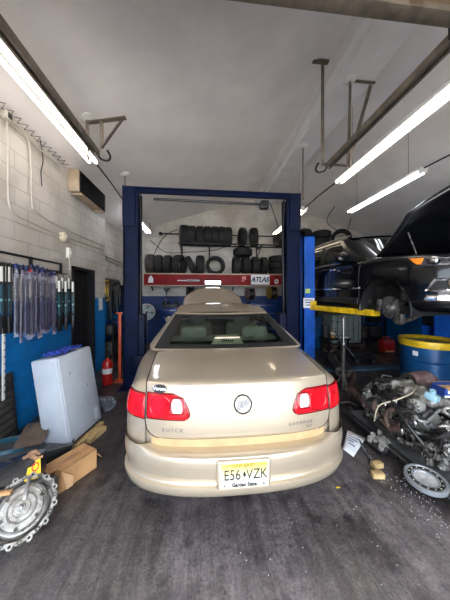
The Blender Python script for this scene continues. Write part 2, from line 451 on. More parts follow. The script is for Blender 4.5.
# ================================================================== CEILING FIXTURES
def fluorescent(x, z, y0, y1, label, tubem, wide=.15, hang=True):
    L = y1-y0
    t = thing('fluorescent_light', label, 'ceiling light', (x, (y0+y1)/2, z), group='fluorescent tube lights')
    h = MB(); h.box((0,0,.05), (wide, L, .05), bev=.008)
    h.hull3([(-.05,-L/2,.03),(.05,-L/2,.03),(.015,-L/2,.0),(-.015,-L/2,.0)], [(-.05,L/2,.03),(.05,L/2,.03),(.015,L/2,.0),(-.015,L/2,.0)])
    h.build('housing', MT['fixture'], t)
    for s in (-1, 1):
        tb = MB(); tb.cyl((s*.048, -L/2+.04, .005), (s*.048, L/2-.04, .005), .017, seg=12); tb.build('tube', tubem, t)
        for e in (-1, 1):
            MB().box((s*.048, e*(L/2-.02), .012), (.03, .04, .05), bev=.004).build('tube_socket', MT['whitepart'], t)
    if hang:
        for e in (-.7, .7):
            zt_ = zc(x)-z
            MB().cyl((0, e*L/2, .07), (0, e*L/2, zt_+.01), .003, seg=6).build('hanger_rod', MT['track'], t)
    return t
fluorescent(-1.58, 3.50, .55, 3.5, 'long twin tube light above the left block wall', MT['tube'])
fluorescent(2.34, 3.52, 1.2, 3.75, 'long twin tube light above the black car, nearest on the right side', MT['tube'])
fluorescent(3.56, 3.58, 3.35, 5.25, 'twin tube light further back over the raised black car', MT['tubecool'])
fluorescent(-1.58, 3.38, 5.45, 6.9, 'short twin tube light beside the top of the left lift column', MT['tubecool'])
fluorescent(2.32, 3.52, 5.0, 7.2, 'twin tube light partly hidden behind the right navy lift column', MT['tubedim'])

def hanger(px, py, drop, label, r=.012, beam=False):
    c = PZ(px, py, 4.50) if beam else PC(px, py)
    t = thing('ceiling_hanger', label, 'hanger rod', (c.x, c.y, c.z))
    MB().lathe([(.0,.03), (.085,.03), (.085,-.012), (.06,-.03), (.03,-.036), (0,-.036)], 24, m=M4((0,0,0), (0,0 if beam else (-.3 if c.x < XRIDGE else .3),0))).build('ceiling_plate', MT['fixture'], t)
    MB().cyl((0,0,-.02), (0,0,-drop), r, seg=8).build('rod', MT['track'], t)
    return c
hanger(88, 118, .55, 'round white ceiling plate and rod above the left door track')
hanger(125, 174, .28, 'round ceiling plate with short rod above the left lift column')
hanger(150, 222, .38, 'round ceiling plate and rod above the short light left of the tyre shelf', .01)
cR = hanger(350, 79, 1.2, 'round white ceiling plate on the beam with a long rod to the right track', beam=True)
cB = hanger(303, 146, 1.05, 'round plate with a thin black rod above the right navy lift column', .014, beam=True)

# overhead door lying open under the ceiling, its tracks and hangers
gd = thing('garage_door', 'open overhead door with bronze underside along the top of the picture', 'garage door', (.2, 0, 3.4))
MB().box2((-1.3, -1.3, 3.42), (1.72, 1.36, 3.45)).build('door_panel', MT['door_panel'], gd, w=True)
s_ = MB(); s_.box2((-1.3, 1.28, 3.385), (1.72, 1.37, 3.46), bev=.006).box2((-1.3, 1.05, 3.40), (1.72, 1.07, 3.43))
s_.build('end_rail', MT['track'], gd, w=True)
for x in (-.9, .2, 1.3):
    MB().box2((x-.04, -1.3, 3.395), (x+.04, 1.36, 3.42)).build('stile', MT['door_panel'], gd, w=True)
r_ = MB(); r_.box2((1.64, 1.2, 3.32), (1.76, 1.38, 3.48), bev=.004).cyl((1.72, 1.3, 3.36), (1.8, 1.3, 3.36), .03)
r_.build('roller_bracket', MT['blackmetal'], gd, w=True)
def track(x, label, side):
    z = 3.37
    t = thing('door_track', label, 'door track', (x, 1, z))
    c = MB()   # C section rail
    c.box2((x-.036, -1.2, z+.025), (x+.036, 3.0, z+.032)).box2((x-.036, -1.2, z-.032), (x-.029, 3.0, z+.03)).box2((x+.029, -1.2, z-.032), (x+.036, 3.0, z+.03))
    c.box2((x-.036, -1.2, z-.035), (x-.012, 3.0, z-.03)).box2((x+.012, -1.2, z-.035), (x+.036, 3.0, z-.03))
    c.build('rail', MT['track'], t, w=True)
    k = MB(); k.tube([(x, 2.98, z), (x+side*.02, 3.06, z-.03), (x+side*.09, 3.1, z-.03), (x+side*.14, 3.06, z+.0), (x+side*.13, 2.99, z+.04)], .012, smooth=5)
    k.build('end_stop', MT['blackmetal'], t, w=True)
    return t
def bar(mb, p0, p1, a=.03, b=.012):
    R = frame_from(p0, p1).to_4x4(); L = (Vector(p1)-Vector(p0)).length
    mb.box((0,0,L/2), (a, b, L), m=Matrix.Translation(Vector(p0)) @ R); return mb
tl = track(-1.32, 'brown steel door track along the left tube light', 1)
z = 3.37; e = MB()
bar(e, (-1.36, 2.85, z+.02), (-1.36, 2.85, z+.30), .035)
bar(e, (-1.36, 2.85, z+.27), (-.92, 2.85, z+.36), .045, .02); bar(e, (-.94, 2.85, z+.37), (-1.2, 2.85, z-.02), .035); bar(e, (-1.2, 2.85, z-.02), (-1.2, 2.85, z+.3), .035)
e.build('hanger_bracket', MT['track'], tl, w=True)
tr = track(1.72, 'brown steel door track reaching to the ceiling hangers on the right', -1)
e = MB()
bar(e, (1.62, 2.95, z-.02), (1.62, 2.95, zc(1.62)), .04); bar(e, (1.42, 2.95, zc(1.62)-.03), (1.7, 2.95, zc(1.62)-.03), .05, .03)
bar(e, (1.62, 2.95, z), (1.98, 2.95, z), .04)
bar(e, (1.98, 2.95, z-.02), (2.32, 2.95, 4.5), .045)
bar(e, (1.98, 2.95, z-.05), (2.02, 2.95, 4.5), .03); bar(e, (2.02, 2.9, 4.49), (2.34, 2.9, 4.49), .03, .02)
e.build('hanger_bracket', MT['track'], tr, w=True)

# cables on the ceiling
def cable(pts, r, label, m='hose', name='cable', cat='cable', smooth=8, seg=6):
    return tag(MB().tube(pts, r, seg=seg, smooth=smooth).build(name, MT[m]), label, cat)
cable([Vector((-1.58, 3.5, 3.55)), Vector((-1.58, 4.2, 3.52)), Vector((-1.6, 5.4, 3.44))], .012, 'grey wire running from the left tube light to the light behind the column', 'blackmetal')
cable([Vector((2.34, 3.75, 3.57)), Vector((2.33, 4.4, 3.58)), Vector((2.32, 5.0, 3.56))], .013, 'black wire linking the two tube lights on the right', 'blackmetal')
cable([Vector((3.56, 3.35, 3.64)), Vector((3.8, 3.0, 3.74)), Vector((4.2, 2.7, 3.88))], .012, 'thin black wire from the right rear tube light up the ceiling', 'blackmetal')
cable([PY(335,206,6.5), PY(327,222,6.5), PY(345,232,6.6), PY(352,214,6.9)], .01, 'thin wire drooping under the right ceiling slope')
cable([PY(150,240,7.45), PY(166,252,7.45), PY(190,252,7.45), PY(215,250,7.45), PY(232,244,7.45)], .011, 'black cable drooping between the two tyre shelves')
cable([PY(178,229,7.4), PY(165,236,7.4), PY(156,250,7.4), PY(152,262,7.4), PY(147,285,7.4)], .011, 'black cable hanging at the left end of the tyre shelves')
cable([PY(270,203,4.3), PY(274,214,4.5), PY(278,230,5.2), PY(274,240,6.4)], .009, 'cable dropping from the switch box on the lift cross beam')

# left wall conduits
def con(pts, label, r=.011):
    return tag(MB().tube(pts, r, seg=10, smooth=6).build('conduit', MT['pipewhite']), label, 'conduit')
x = XL+.03
def W(px, py): return PX(px, py, x)
con([W(7,118), W(8,150), W(8,185), W(9,203), W(15,214), W(30,222), W(60,235), W(104,250)], 'white painted conduit dropping from the corner box then running along the block wall')
con([W(8,121), W(20,128), W(29,142), W(31,170), W(32,203), W(37,212), W(60,227), W(104,246)], 'second white conduit curving down beside the corner conduit')
cable([W(40,139), W(43,160), W(41,172), W(42,186)], .006, 'loose black wire dangling on the upper block wall')
pts = []
for i in range(44):
    y = 1.5+i*.052
    pts.append(Vector((XL+.02+(.08 if i % 2 else 0), y, 3.58+(.02 if i % 2 else 0))))
tag(MB().tube(pts, .004, seg=5).build('wire_mesh', MT['blackmetal']), 'dark zigzag wire along the top of the left wall', 'wire')
con([Vector((XL+.03, .6, 3.5)), Vector((XL+.03, 2.2, 3.5)), Vector((XL+.03, 3.6, 3.5))], 'straight conduit under the ceiling edge on the left wall')
jb = thing('junction_box', 'small junction box where the two wall conduits start', 'junction box', W(7,116))
MB().box((0,0,0), (.06,.09,.09), bev=.006).build('box', MT['pipewhite'], jb); MB().box((.034,0,0), (.008,.05,.06), bev=.002).build('cover', MT['blackmetal'], jb)
al = thing('alarm_bell', 'round cream alarm on the block wall above the door', 'alarm', W(64,237), (0, PI/2, 0))
MB().lathe([(0,-.03), (.075,-.03), (.075,.005), (.06,.03), (.03,.04), (0,.042)], 24).build('housing', MT['cream'], al)
MB().lathe([(.022,.04), (.026,.05), (.0,.052)], 16).build('button', MT['whitepart'], al)
sb = thing('switch_box', 'white switch box below the round alarm', 'switch', W(69,253))
MB().box((0,0,0), (.05,.09,.16), bev=.006).build('box', MT['whitepart'], sb); MB().box((.03,0,0), (.012,.02,.04)).build('toggle', MT['whitepart'], sb)
con([W(69,258), W(70,266), W(70,270)], 'short conduit from the switch box towards the door', .012)
# lower twin conduits on the recessed wall
for k, yy in enumerate((256, 259)):
    con([PX(106, yy, XJ+.03), PX(114, yy+3.5, XJ+.03), PX(122, yy+7, XJ+.03)], ('upper' if k == 0 else 'lower')+' conduit on the recessed wall beside the left lift column', .016)

# wall unit heater
uh = thing('wall_heater', 'tan wall unit with black louvred front high on the left wall', 'wall heater', (XL, 4.38, 3.26))
MB().box2((0, -.49, 0), (.165, .49, .36), bev=.012).build('casing', MT['tan'], uh)
MB().box2((.158, -.47, .012), (.17, .48, .35)).build('grille_back', MT['dark'], uh)
for k in range(8):
    MB().box((.178, .005, .035+.04*k), (.026, .95, .006), rot=(0,.6,0)).build('louver', MT['blackmetal'], uh)
for k in (-1, 1): MB().box2((0, k*.4-.02, -.03), (.17, k*.4+.02, 0)).build('bracket', MT['tan'], uh)

# ================================================================== LIFTS
nav = MT['navy']
lf = thing('two_post_lift', 'dark navy two post lift framing the beige sedan', 'car lift', (.17, 4.15, 0))
for s, x0, x1 in ((1, -1.338, -1.06), (-1, 1.465, 1.765)):
    xo, xi = (x0, x1) if s == 1 else (x1, x0)
    c = MB()
    c.box2((xo, 4.0, 0), (xo+s*.025, 4.3, 3.38)).box2((xo, 4.0, 0), (xo+s*.24, 4.022, 3.38)).box2((xo, 4.278, 0), (xo+s*.24, 4.3, 3.38))
    c.box2((xo+s*.22, 4.022, 0), (xo+s*.24, 4.08, 3.38)).box2((xo+s*.22, 4.22, 0), (xo+s*.24, 4.278, 3.38))
    col = c.build('column', nav, lf, w=True)
    MB().box2((xo-s*.005, 3.97, 2.9), (xo+s*.02, 4.33, 3.43), bev=.006).box2((xo, 3.97, 2.75), (xo+s*.2, 4.0, 3.42)).build('column_extension', nav, col, w=True)
    MB().box2((xo-s*.06, 3.9, 0), (xi+s*.02, 4.4, .02), bev=.004).build('base_plate', nav, lf, w=True)
    ca = MB().box2((xo+s*.05, 4.05, .22), (xi+s*.06, 4.25, 1.25), bev=.01).box2((xo+s*.12, 3.99, .22), (xi+s*.04, 4.05, .55), bev=.01)
    ca.build('carriage', nav, lf, w=True)
    MB().cyl((xo+s*.13, 4.15, 1.2), (xo+s*.13, 4.15, 3.3), .035, seg=12).build('cylinder_ram', MT['blackmetal'], lf, w=True)
    for ey in (-1, 1):
        a = MB(); p0 = Vector((xi-s*.02, 4.15+ey*.05, .20)); p1 = Vector((.25-s*.62, 4.15+ey*.85, .20))
        bar(a, p0, p1, .1, .08); a.build('arm', nav, lf, w=True)
        MB().cyl(p1+Vector((0,0,-.03)), p1+Vector((0,0,.09)), .06).build('pad', MT['rubber'], lf, w=True)
    MB().tube([(xi, 4.0, 3.3), (xi+s*.03, 3.97, 2.6), (xi+s*.015, 3.98, 1.6), (xi, 4.02, 1.2)], .012, smooth=6).build('cable', MT['hose'], lf, w=True)
bm_ = MB(); bm_.box2((-1.338, 4.02, 3.345), (1.765, 4.10, 3.425), bev=.008).box2((-1.338, 4.0, 3.335), (1.765, 4.02, 3.352)).box2((-1.338, 4.0, 3.415), (1.765, 4.02, 3.43))
bm_.build('cross_beam', nav, lf, w=True)
MB().cyl((-.85, 4.08, 3.26), (1.1, 4.08, 3.24), .022, seg=10).build('shut_off_bar', MT['blackmetal'], lf, w=True)
MB().box2((1.04, 3.98, 3.14), (1.18, 4.1, 3.28), bev=.008).build('limit_switch', MT['blackmetal'], lf, w=True)

blu = MT['blue']
lb = thing('two_post_lift', 'bright blue two post lift with yellow arms holding the black car', 'car lift', (3.6, 4.5, 0))
for s, x0, x1 in ((1, 1.99, 2.24), (-1, 5.35, 4.9)):
    c = MB()
    c.box2((x0, 4.38, 0), (x0+s*.03, 4.68, 2.78)).box2((x0, 4.38, 0), (x1, 4.40, 2.78)).box2((x0, 4.66, 0), (x1, 4.68, 2.78)).box2((x0, 4.38, 2.75), (x1, 4.68, 2.78))
    c.build('column', blu, lb, w=True)
    MB().box2((x0-s*.05, 4.3, 0), (x1+s*.1, 4.76, .02)).build('base_plate', blu, lb, w=True)
    MB().box2((x0+s*.05, 4.42, .9), (x1+s*.02, 4.64, 1.7), bev=.01).build('carriage', MT['blackmetal'], lb, w=True)
    for ey in (-1, 1):
        if s == 1: p0, p1 = Vector((2.2, 4.5+ey*.1, 1.33)), Vector((2.52, 4.5+ey*1.42, 1.33))
        else: p0, p1 = Vector((4.85, 4.5+ey*.1, 1.33)), Vector((4.1, 4.5+ey*1.4, 1.33))
        a = MB(); bar(a, p0, p1, .13, .09); ar = a.build('arm', MT['yellow'], lb, w=True)
        a2 = MB(); a2.box2(p0+Vector((-.06,-.06,-.04)), p0+Vector((.06,.06,.13)), bev=.01); a2.build('arm_hinge', MT['yellow'], ar, w=True)
        MB().cyl(p1+Vector((.02*s,0,.03)), p1+Vector((.02*s,0,.118)), .06).build('pad', MT['rubber'], lb, w=True)
MB().box2((2.3, 4.42, 0), (4.85, 4.64, .045), bev=.01).build('floor_beam', mat('scuffed_blue_plate', (70,100,124), .5, .3, var=.2), lb, w=True)
q = lb
MB().box((2.09, 4.376, 1.66), (.1, .004, .09)).build('green_sticker', mat('green_sticker', (176,200,110), .5), q, w=True)['label'] = 'pale green sticker'
pl = MB().box((2.115, 4.374, 1.42), (.23, .006, .2)).build('warning_label', MT['paper'], q, w=True); pl['label'] = 'white printed warning label'
for k in range(3):
    MB().box((2.115, 4.3695, 1.48-k*.05), (.17-.03*k, .002, .018)).build('print', MT['bluetext'], pl, w=True)

# ================================================================== BACK WALL SHELVES
rs = thing('wall_shelf', 'lower wall shelf with a long red front board carrying tyres', 'shelf', (.4, 7.2, 1.83))
MB().box2((-1.68, 6.72, 1.83), (2.5, 6.77, 2.19), bev=.004).build('front_board', MT['red'], rs, w=True)
MB().box2((-1.68, 6.77, 2.14), (2.5, 7.5, 2.17)).build('deck', MT['blackmetal'], rs, w=True)
for xx in (-1.6, -.3, 1.0, 2.3):
    e = MB(); bar(e, (xx, 6.8, 2.1), (xx, 7.59, 2.1), .04, .04); bar(e, (xx, 6.95, 2.1), (xx, 7.58, 1.7), .03, .03); e.build('bracket', MT['blackmetal'], rs, w=True)
fb = MB().box2((-1.68, 6.712, 2.16), (2.5, 6.722, 2.195)).box2((-1.68, 6.712, 1.825), (2.5, 6.722, 1.85)); fb.build('edge_strip', MT['tan'], rs, w=True)
c0 = PY(150.5, 279.5, 6.71)
ic = MB(); ic.hull3([(c0.x-.07, 6.705, c0.z-.09),(c0.x+.07, 6.705, c0.z-.09),(c0.x+.08, 6.705, c0.z+.02),(c0.x+.02, 6.705, c0.z+.12),(c0.x-.05, 6.705, c0.z+.05)],
                    [(c0.x-.07, 6.72, c0.z-.09),(c0.x+.07, 6.72, c0.z-.09),(c0.x+.08, 6.72, c0.z+.02),(c0.x+.02, 6.72, c0.z+.12),(c0.x-.05, 6.72, c0.z+.05)])
ic.build('white_logo', MT['paper'], rs, w=True)
for k, (px, wd, hh) in enumerate(((187, .55, .03), (193, .35, .05), (196, .22, .025), (244, .12, .1), (243, .1, .03))):
    c0 = PY(px, 280.5 if k < 3 else 278+3*(k-3), 6.712); MB().box((c0.x, 6.714, c0.z), (wd, .008, hh)).build('worn_print', MT['paper'] if k < 3 else mat('faded_pink_print', (206,120,116), .5), rs, w=True)
c0 = PY(276.5, 281.5, 6.71)
MB().lathe([(.035,-.006),(.075,-.006),(.075,.006),(.035,.006)], 20, m=M4((c0.x, 6.712, c0.z), (PI/2,0,0), (.8,1,1)), closed=True).build('round_print', MT['paper'], rs, w=True)
# ATLAS plate
a0, a1 = PY(251, 284.5, 6.70), PY(269.5, 275, 6.70)
sg = thing('sign', 'white ATLAS sign on the red shelf board', 'sign', ((a0.x+a1.x)/2, 6.70, (a0.z+a1.z)/2))
MB().box((0,0,0), (a1.x-a0.x, .02, a1.z-a0.z), bev=.003).build('plate', MT['paper'], sg)
text('lettering', 'ATLAS', .2, MT['navyink'], sg, Matrix.Translation((0,-.013,0)) @ FACE @ Matrix(((1,.22,0,0),(0,1,0,0),(0,0,1,0),(0,0,0,1))), .002, sx=.92, bold=True)

us = thing('pipe_rack', 'upper pipe rack on brackets holding a row of tyres', 'shelf', (.9, 7.2, 3.1))
e = MB()
for yy in (6.85, 7.2): e.cyl((PY(178,242,6.85).x, yy, 3.10), (4.2, yy, 3.10), .022, seg=10)
e.build('rail', MT['blackmetal'], us, w=True)
e = MB(); e.cyl((PY(160,229,7.2).x, 7.3, 3.48), (3.9, 7.3, 3.48), .02, seg=10); e.ball((PY(160,229,7.2).x, 7.3, 3.48), .06); e.build('back_rail', MT['blackmetal'], us, w=True)
for px in (180, 210, 262, 300, 340):
    xx = PY(px, 240, 6.85).x
    e = MB(); bar(e, (xx, 6.83, 3.07), (xx, 7.6, 3.07), .03, .04); bar(e, (xx, 7.57, 2.75), (xx, 7.57, 3.55), .04, .03); bar(e, (xx, 6.95, 3.06), (xx, 7.57, 2.78), .025, .025)
    e.build('bracket', MT['blackmetal'], us, w=True)
e = MB(); bar(e, (PY(180,242,6.85).x, 6.85, 3.1), (PY(180,229,6.85).x, 6.85, 3.5), .03, .03); e.build('end_upright', MT['blackmetal'], us, w=True)

# ================================================================== TYRES
def tyre_mb(R, wd, rim):
    h = wd/2; t = MB(); prof = []
    side = [(rim, -h*.72), (rim+.012, -h*.86), (rim+(R-rim)*.45, -h), (R-.045, -h*.95), (R-.016, -h*.82)]
    tread = []
    for k, (a, b_) in enumerate(((-.74,-.46), (-.40,-.14), (-.08,.08), (.14,.40), (.46,.74))):
        tread += [(R-.010, a*h-.001), (R+(.002 if k in (1,2,3) else -.003), a*h+.001), (R+(.002 if k in (1,2,3) else -.003), b_*h-.001), (R-.010, b_*h+.001)]
    side2 = [(r, -z) for r, z in side[::-1]]
    inner = [(rim-.004, h*.6), (rim+.03, h*.4), (R-.05, h*.55), (R-.03, 0), (R-.05, -h*.55), (rim+.03, -h*.4), (rim-.004, -h*.6)]
    t.lathe(side+tread+side2+inner, 40, closed=True)
    return t
TY = []
for i, (R, wd, rim) in enumerate(((.30, .235, .205), (.31, .26, .21), (.295, .205, .19))):
    TY.append(tyre_mb(R, wd, rim))
tyre_mesh = {}
def tyre(k, loc, rot, label, group, dusty=False):
    key = (k, dusty)
    R = (.30, .31, .295)[k]
    if key not in tyre_mesh:
        o = TY[k].build('tyre', MT['rubber_b' if dusty else 'rubber'], origin=False); tyre_mesh[key] = o
    else:
        o = tyre_mesh[key].copy(); C.objects.link(o)
    o.location = loc; o.rotation_euler = rot
    return tag(o, label, 'tyre', group)
AX = (0, PI/2, 0)   # axle across the bay: tread faces the door
UZ = 3.122
g = 'tyres on the upper rack'
names = ['first', 'second', 'third', 'fourth', 'fifth', 'sixth', 'seventh']
for i, px in enumerate((184, 192, 200, 207.5, 215, 222, 228.5)):
    k = (1,0,0,0,0,0,2)[i]; R = (.30,.31,.295)[k]
    p = PY(px, 230, 6.95)
    tyre(k, (p.x, 7.03, UZ+R-.06), (random.random()*6, 0, 0) if False else (0, PI/2, (.18 if i == 0 else random.uniform(-.05,.05))), names[i]+' tyre from the left in the close row on the upper rack', g)
p = PY(242.5, 230, 6.95); tyre(2, (p.x, 7.03, UZ+.235), (0, PI/2, .06), 'narrow tyre standing alone just right of the upper close row', g)
p = PY(254.5, 230, 6.95); tyre(0, (p.x, 7.03, UZ+.24), (0, PI/2, -.35), 'tyre turned slightly on the upper rack above the flat-lying tyre', g)
p = PY(281, 230, 6.95); tyre(1, (p.x, 7.03, UZ+.25), (0, PI/2, .15), 'tyre on the upper rack half hidden by the right navy lift column', g)
p = PY(306, 228, 6.95); tyre(1, (p.x, 7.03, UZ+.25), (0, PI/2, .1), 'tyre on the upper rack just above the bright blue column', g)
p = PY(322, 235, 6.95)
tyre(0, (p.x, 7.03, UZ+.12), (.02, 0, .3), 'lower tyre of the flat pair on the upper rack above the black car', g)
tyre(0, (p.x+.02, 7.03, UZ+.36), (-.02, .02, 1), 'upper tyre of the flat pair on the upper rack above the black car', g)
p = PY(341, 235, 6.95); tyre(0, (p.x+.04, 7.0, UZ+.27), (PI/2-.12, 0, -.45), 'tyre showing its ring beside the flat pair on the upper rack', g)
g = 'tyres on the red shelf'; LZ = 2.17
for i, px in enumerate((149.5, 158, 167.5, 179)):
    k = (1,0,0,1)[i]; R = (.30,.31,.295)[k]
    p = PY(px, 265, 6.95); tyre(k, (p.x, 7.1, LZ+R), (0, PI/2, (.05,.03,-.12,-.42)[i]), ('brownish first', 'second', 'third', 'turned fourth')[i]+' tyre from the left end of the red shelf', g, dusty=(i == 0))
p = PY(189, 270, 6.95); tyre(2, (p.x+.05, 7.12, LZ+.312), (0, PI/2-.50, 0), 'tyre leaning over sideways in the middle of the red shelf', g)
p = PY(199.5, 265, 6.95); tyre(0, (p.x+.02, 7.02, LZ+.30), (0, PI/2, .08), 'upright tyre between the leaning one and the open ring', g)
p = PY(215.5, 267, 6.95); tyre(2, (p.x, 7.0, LZ+.285), (PI/2-.1, 0, .1), 'tyre facing out as an open ring on the red shelf', g)
for i, px in enumerate((237, 246.5, 256, 264.5)):
    k = (0,0,0,2)[i]; R = (.30,.31,.295)[k]
    p = PY(px, 265, 6.95); tyre(k, (p.x, 7.1, LZ+R), (0, PI/2, (.0,.02,-.03,.04)[i]), names[i]+' tyre of the tight row under the flat-lying tyre', g)
p = PY(243.5, 250, 6.95); tyre(0, (p.x, 7.08, LZ+.60+.125), (0,.02,0), 'tyre lying flat on top of the tight row', g)
p = PY(279, 270, 6.95)
for i, nm in enumerate(('bottom', 'middle', 'top')):
    tyre(2, (p.x+(.02,-.015,.0)[i], 7.05, LZ+.1025+.206*i), (0,0,i), nm+' tyre of the flat stack at the right end of the red shelf', g)

# work lamp clipped under the shelf
wl = thing('work_lamp', 'bright white bar lamp over the raised beige hood', 'lamp', (PY(213,282.5,6.5).x, 6.5, PY(213,282.5,6.5).z))
MB().box((0,.03,0), (.46,.04,.11), bev=.01).build('casing', MT['fixture'], wl)
MB().box((0,.0,0), (.43,.03,.085), bev=.01).build('diffuser', MT['led'], wl)
for s in (-1, 1): MB().tube([(s*.18, .05, .05), (s*.18, .12, .1), (s*.18, .2, .12)], .012).build('clamp', MT['blackmetal'], wl)
# ================================================================== CAR HELPERS
def plan(s, W, y0, y1, La, na, Lb, nb):
    if s < 1:
        a = s*PI/2; return Vector((W*math.sin(a)**(2/na), y0+La*(1-max(0, math.cos(a))**(2/na)), 0))
    if s > 2:
        a = (3-s)*PI/2; return Vector((W*max(0, math.sin(a))**(2/nb), y1-Lb*(1-max(0, math.cos(a))**(2/nb)), 0))
    return Vector((W, (y0+La)+(s-1)*((y1-Lb)-(y0+La)), 0))
def plan_in(s, d, *P):
    """plan outline moved inwards by d"""
    e = 1e-3; end = s <= 0 or s >= 3; s = min(max(s, 1e-4), 3-1e-4)
    a = plan(max(0, s-e), *P); b = plan(min(3, s+e), *P); t = (b-a).normalized()
    n = Vector((-t.y, t.x, 0))   # inward for +x half walked rear -> front
    q = plan(s, *P)+n*d
    if end: q.x = 0
    return q
def s_of_x(x, W, na):  # parameter on the end cap where half-width is x
    return math.asin(min(1, (x/W)**(na/2)))/(PI/2)
def mirror(rows): return [[Vector((-p.x, p.y, p.z)) for p in r] for r in rows]
def both(mb, rows, keep=None):
    mb.grid(rows, keep=keep); mb.grid(mirror(rows), keep=keep); return mb
def arch(mb_rows, arches, R):
    """pull grid points near a wheel arch onto it; returns keep(i, j) that opens the arch"""
    def inside(p): return any((p.y-cy)**2+(p.z-cz)**2 < R*R*.985 for cy, cz in arches)
    flags = [[inside(p) for p in r] for r in mb_rows]
    keep = lambda i, j: not (flags[i][j] and flags[i+1][j] and flags[i][j+1] and flags[i+1][j+1])
    for i, r in enumerate(mb_rows):
        for j, p in enumerate(r):
            if flags[i][j]:
                nb = [flags[a][b] for a, b in ((i-1,j),(i+1,j),(i,j-1),(i,j+1),(i-1,j-1),(i+1,j+1),(i-1,j+1),(i+1,j-1)) if 0 <= a < len(mb_rows) and 0 <= b < len(r)]
                if not all(nb):
                    for cy, cz in arches:
                        d = math.hypot(p.y-cy, p.z-cz)
                        if 1e-4 < d < R: p.y = cy+(p.y-cy)*R/d; p.z = cz+(p.z-cz)*R/d
    return keep
def smooth01(x): x = min(1, max(0, x)); return x*x*(3-2*x)
def lerp(a, b, t): return a+(b-a)*t
def cabin_ring(t, q, side_n=30):
    """half outline of the greenhouse at height t (0 belt .. 1 roof), walked from the y-low end to the y-high end"""
    y0 = lerp(q['y0'][0], q['y0'][1], t); y1 = lerp(q['y1'][0], q['y1'][1], t)
    g0 = lerp(q['g0'][0], q['g0'][1], t); g1 = lerp(q['g1'][0], q['g1'][1], t)
    h = lerp(q['h'][0], q['h'][1], t**q.get('tumble', 1.25))
    c0, c1 = q['c0'], q['c1']; P = []
    z = lambda y: lerp(q['zb'](y), q['zt'](y), t)
    for k in range(9): P.append((g0*k/8, y0+q['b0']*(k/8)**2))
    ya = y0+q['b0']
    for k in range(1, 6):
        a = k/5*PI/2; P.append((g0+(h-g0)*math.sin(a), ya+c0*(1-math.cos(a))))
    yb = y1-q['b1']-c1; ya += c0
    for k in range(1, side_n+1): P.append((h, lerp(ya, yb, k/side_n)))
    for k in range(1, 6):
        a = k/5*PI/2; P.append((h+(g1-h)*(1-math.cos(a)), yb+c1*math.sin(a)))
    for k in range(1, 9): P.append((g1*(1-k/8), y1-q['b1']*(1-k/8)**2))
    return [Vector((x, y, z(y))) for x, y in P]
def frange(a, b, n): return [a+(b-a)*i/n for i in range(n+1)]
def seat(root, x, y, z, mats, head=True, wd=.5, facing=1):
    """facing=1: occupant looks along +y"""
    t = MB()
    t.box((x, y, z+.12), (wd, .5, .18), bev=.07, seg=4).box((x, y-facing*.26, z+.45), (wd*.96, .17, .66), rot=(facing*.2, 0, 0), bev=.08, seg=4)
    o = t.build('seat', mats, root, smooth=60)
    if head:
        MB().box((x, y-facing*.36, z+.80), (wd*.5, .11, .16), bev=.05, seg=4).build('headrest', mats, o, smooth=60)
        m = MB()
        for s in (-1, 1): m.cyl((x+s*.06, y-facing*.33, z+.7), (x+s*.06, y-facing*.35, z+.85), .008, seg=8)
        m.build('headrest_post', MT['steel'], o)
    return o
def wheel_set(root, specs, R=.33, wd=.225, rim=.215):
    for x, y in specs:
        s = 1 if x > 0 else -1
        t = tyre_mb(R, wd, rim).mod(lambda p: Vector((p.z*s, p.x, p.y))+Vector((x, y, R)))
        o = t.build('wheel', MT['rubber'], root)
        d = MB(); d.lathe([(0,.05),(.06,.06),(.07,.03),(rim-.03,.02),(rim-.005,.06),(rim+.004,.085),(rim+.004,-.08),(.1,-.05),(0,-.05)], 32)
        for k in range(7):
            a = 2*PI*k/7; d.box((.13*math.cos(a), .13*math.sin(a), .045), (.16,.035,.03), rot=(0,0,a), bev=.008)
        d.mod(lambda p: Vector((p.z*s, p.x, p.y))+Vector((x+s*.02, y, R)))
        d.build('rim', MT['steel'], o)

# ================================================================== BEIGE SEDAN
paint = mat('champagne_paint', (198,183,160), .34, .5, var=.03, scale=3, coat=.8)
paint2 = paint
MT['lens'] = None
def lens_mat(name, col, rough=.12):
    m, nt, b = new_mat(name); L = nt.links.new
    co = coords(nt); vo = nt.nodes.new('ShaderNodeTexVoronoi'); vo.inputs['Scale'].default_value = 55; L(co, vo.inputs['Vector'])
    nz = nt.nodes.new('ShaderNodeTexNoise'); nz.inputs['Scale'].default_value = 11; L(co, nz.inputs['Vector'])
    rp = nt.nodes.new('ShaderNodeValToRGB'); c = lin(*col)
    rp.color_ramp.elements[0].color = (c[0]*.62, c[1]*.5, c[2]*.5, 1); rp.color_ramp.elements[1].color = c
    rp.color_ramp.elements[0].position = .35; rp.color_ramp.elements[1].position = .55
    L(nz.outputs['Fac'], rp.inputs[0]); L(rp.outputs[0], b.inputs['Base Color'])
    b.inputs['Roughness'].default_value = rough; b.inputs['Coat Weight'].default_value = .25; b.inputs['Specular IOR Level'].default_value = .3
    bp = nt.nodes.new('ShaderNodeBump'); bp.inputs['Strength'].default_value = .12; bp.inputs['Distance'].default_value = .004
    L(vo.outputs['Distance'], bp.inputs['Height']); L(bp.outputs[0], b.inputs['Normal'])
    return m
redlens = lens_mat('red_lamp_lens', (222,20,34)); redrim = mat('dark_red_lamp_rim', (128,12,22), .2, 0, var=.1, coat=.6)
clearlens = lens_mat('clear_lamp_lens', (232,226,230)); smokelens = mat('dark_headlamp_lens', (60,62,66), .1, 0, var=.4, scale=30, coat=.6); amberlens = lens_mat('amber_lamp_lens', (238,140,40))
carglass = glass('rear_window_glass', (190,204,196), .2)
sideglass = glass('side_window_glass', (120,132,128), .2)
seatmat = mat('light_grey_beige_seat', (168,166,150), .6, 0, var=.06)
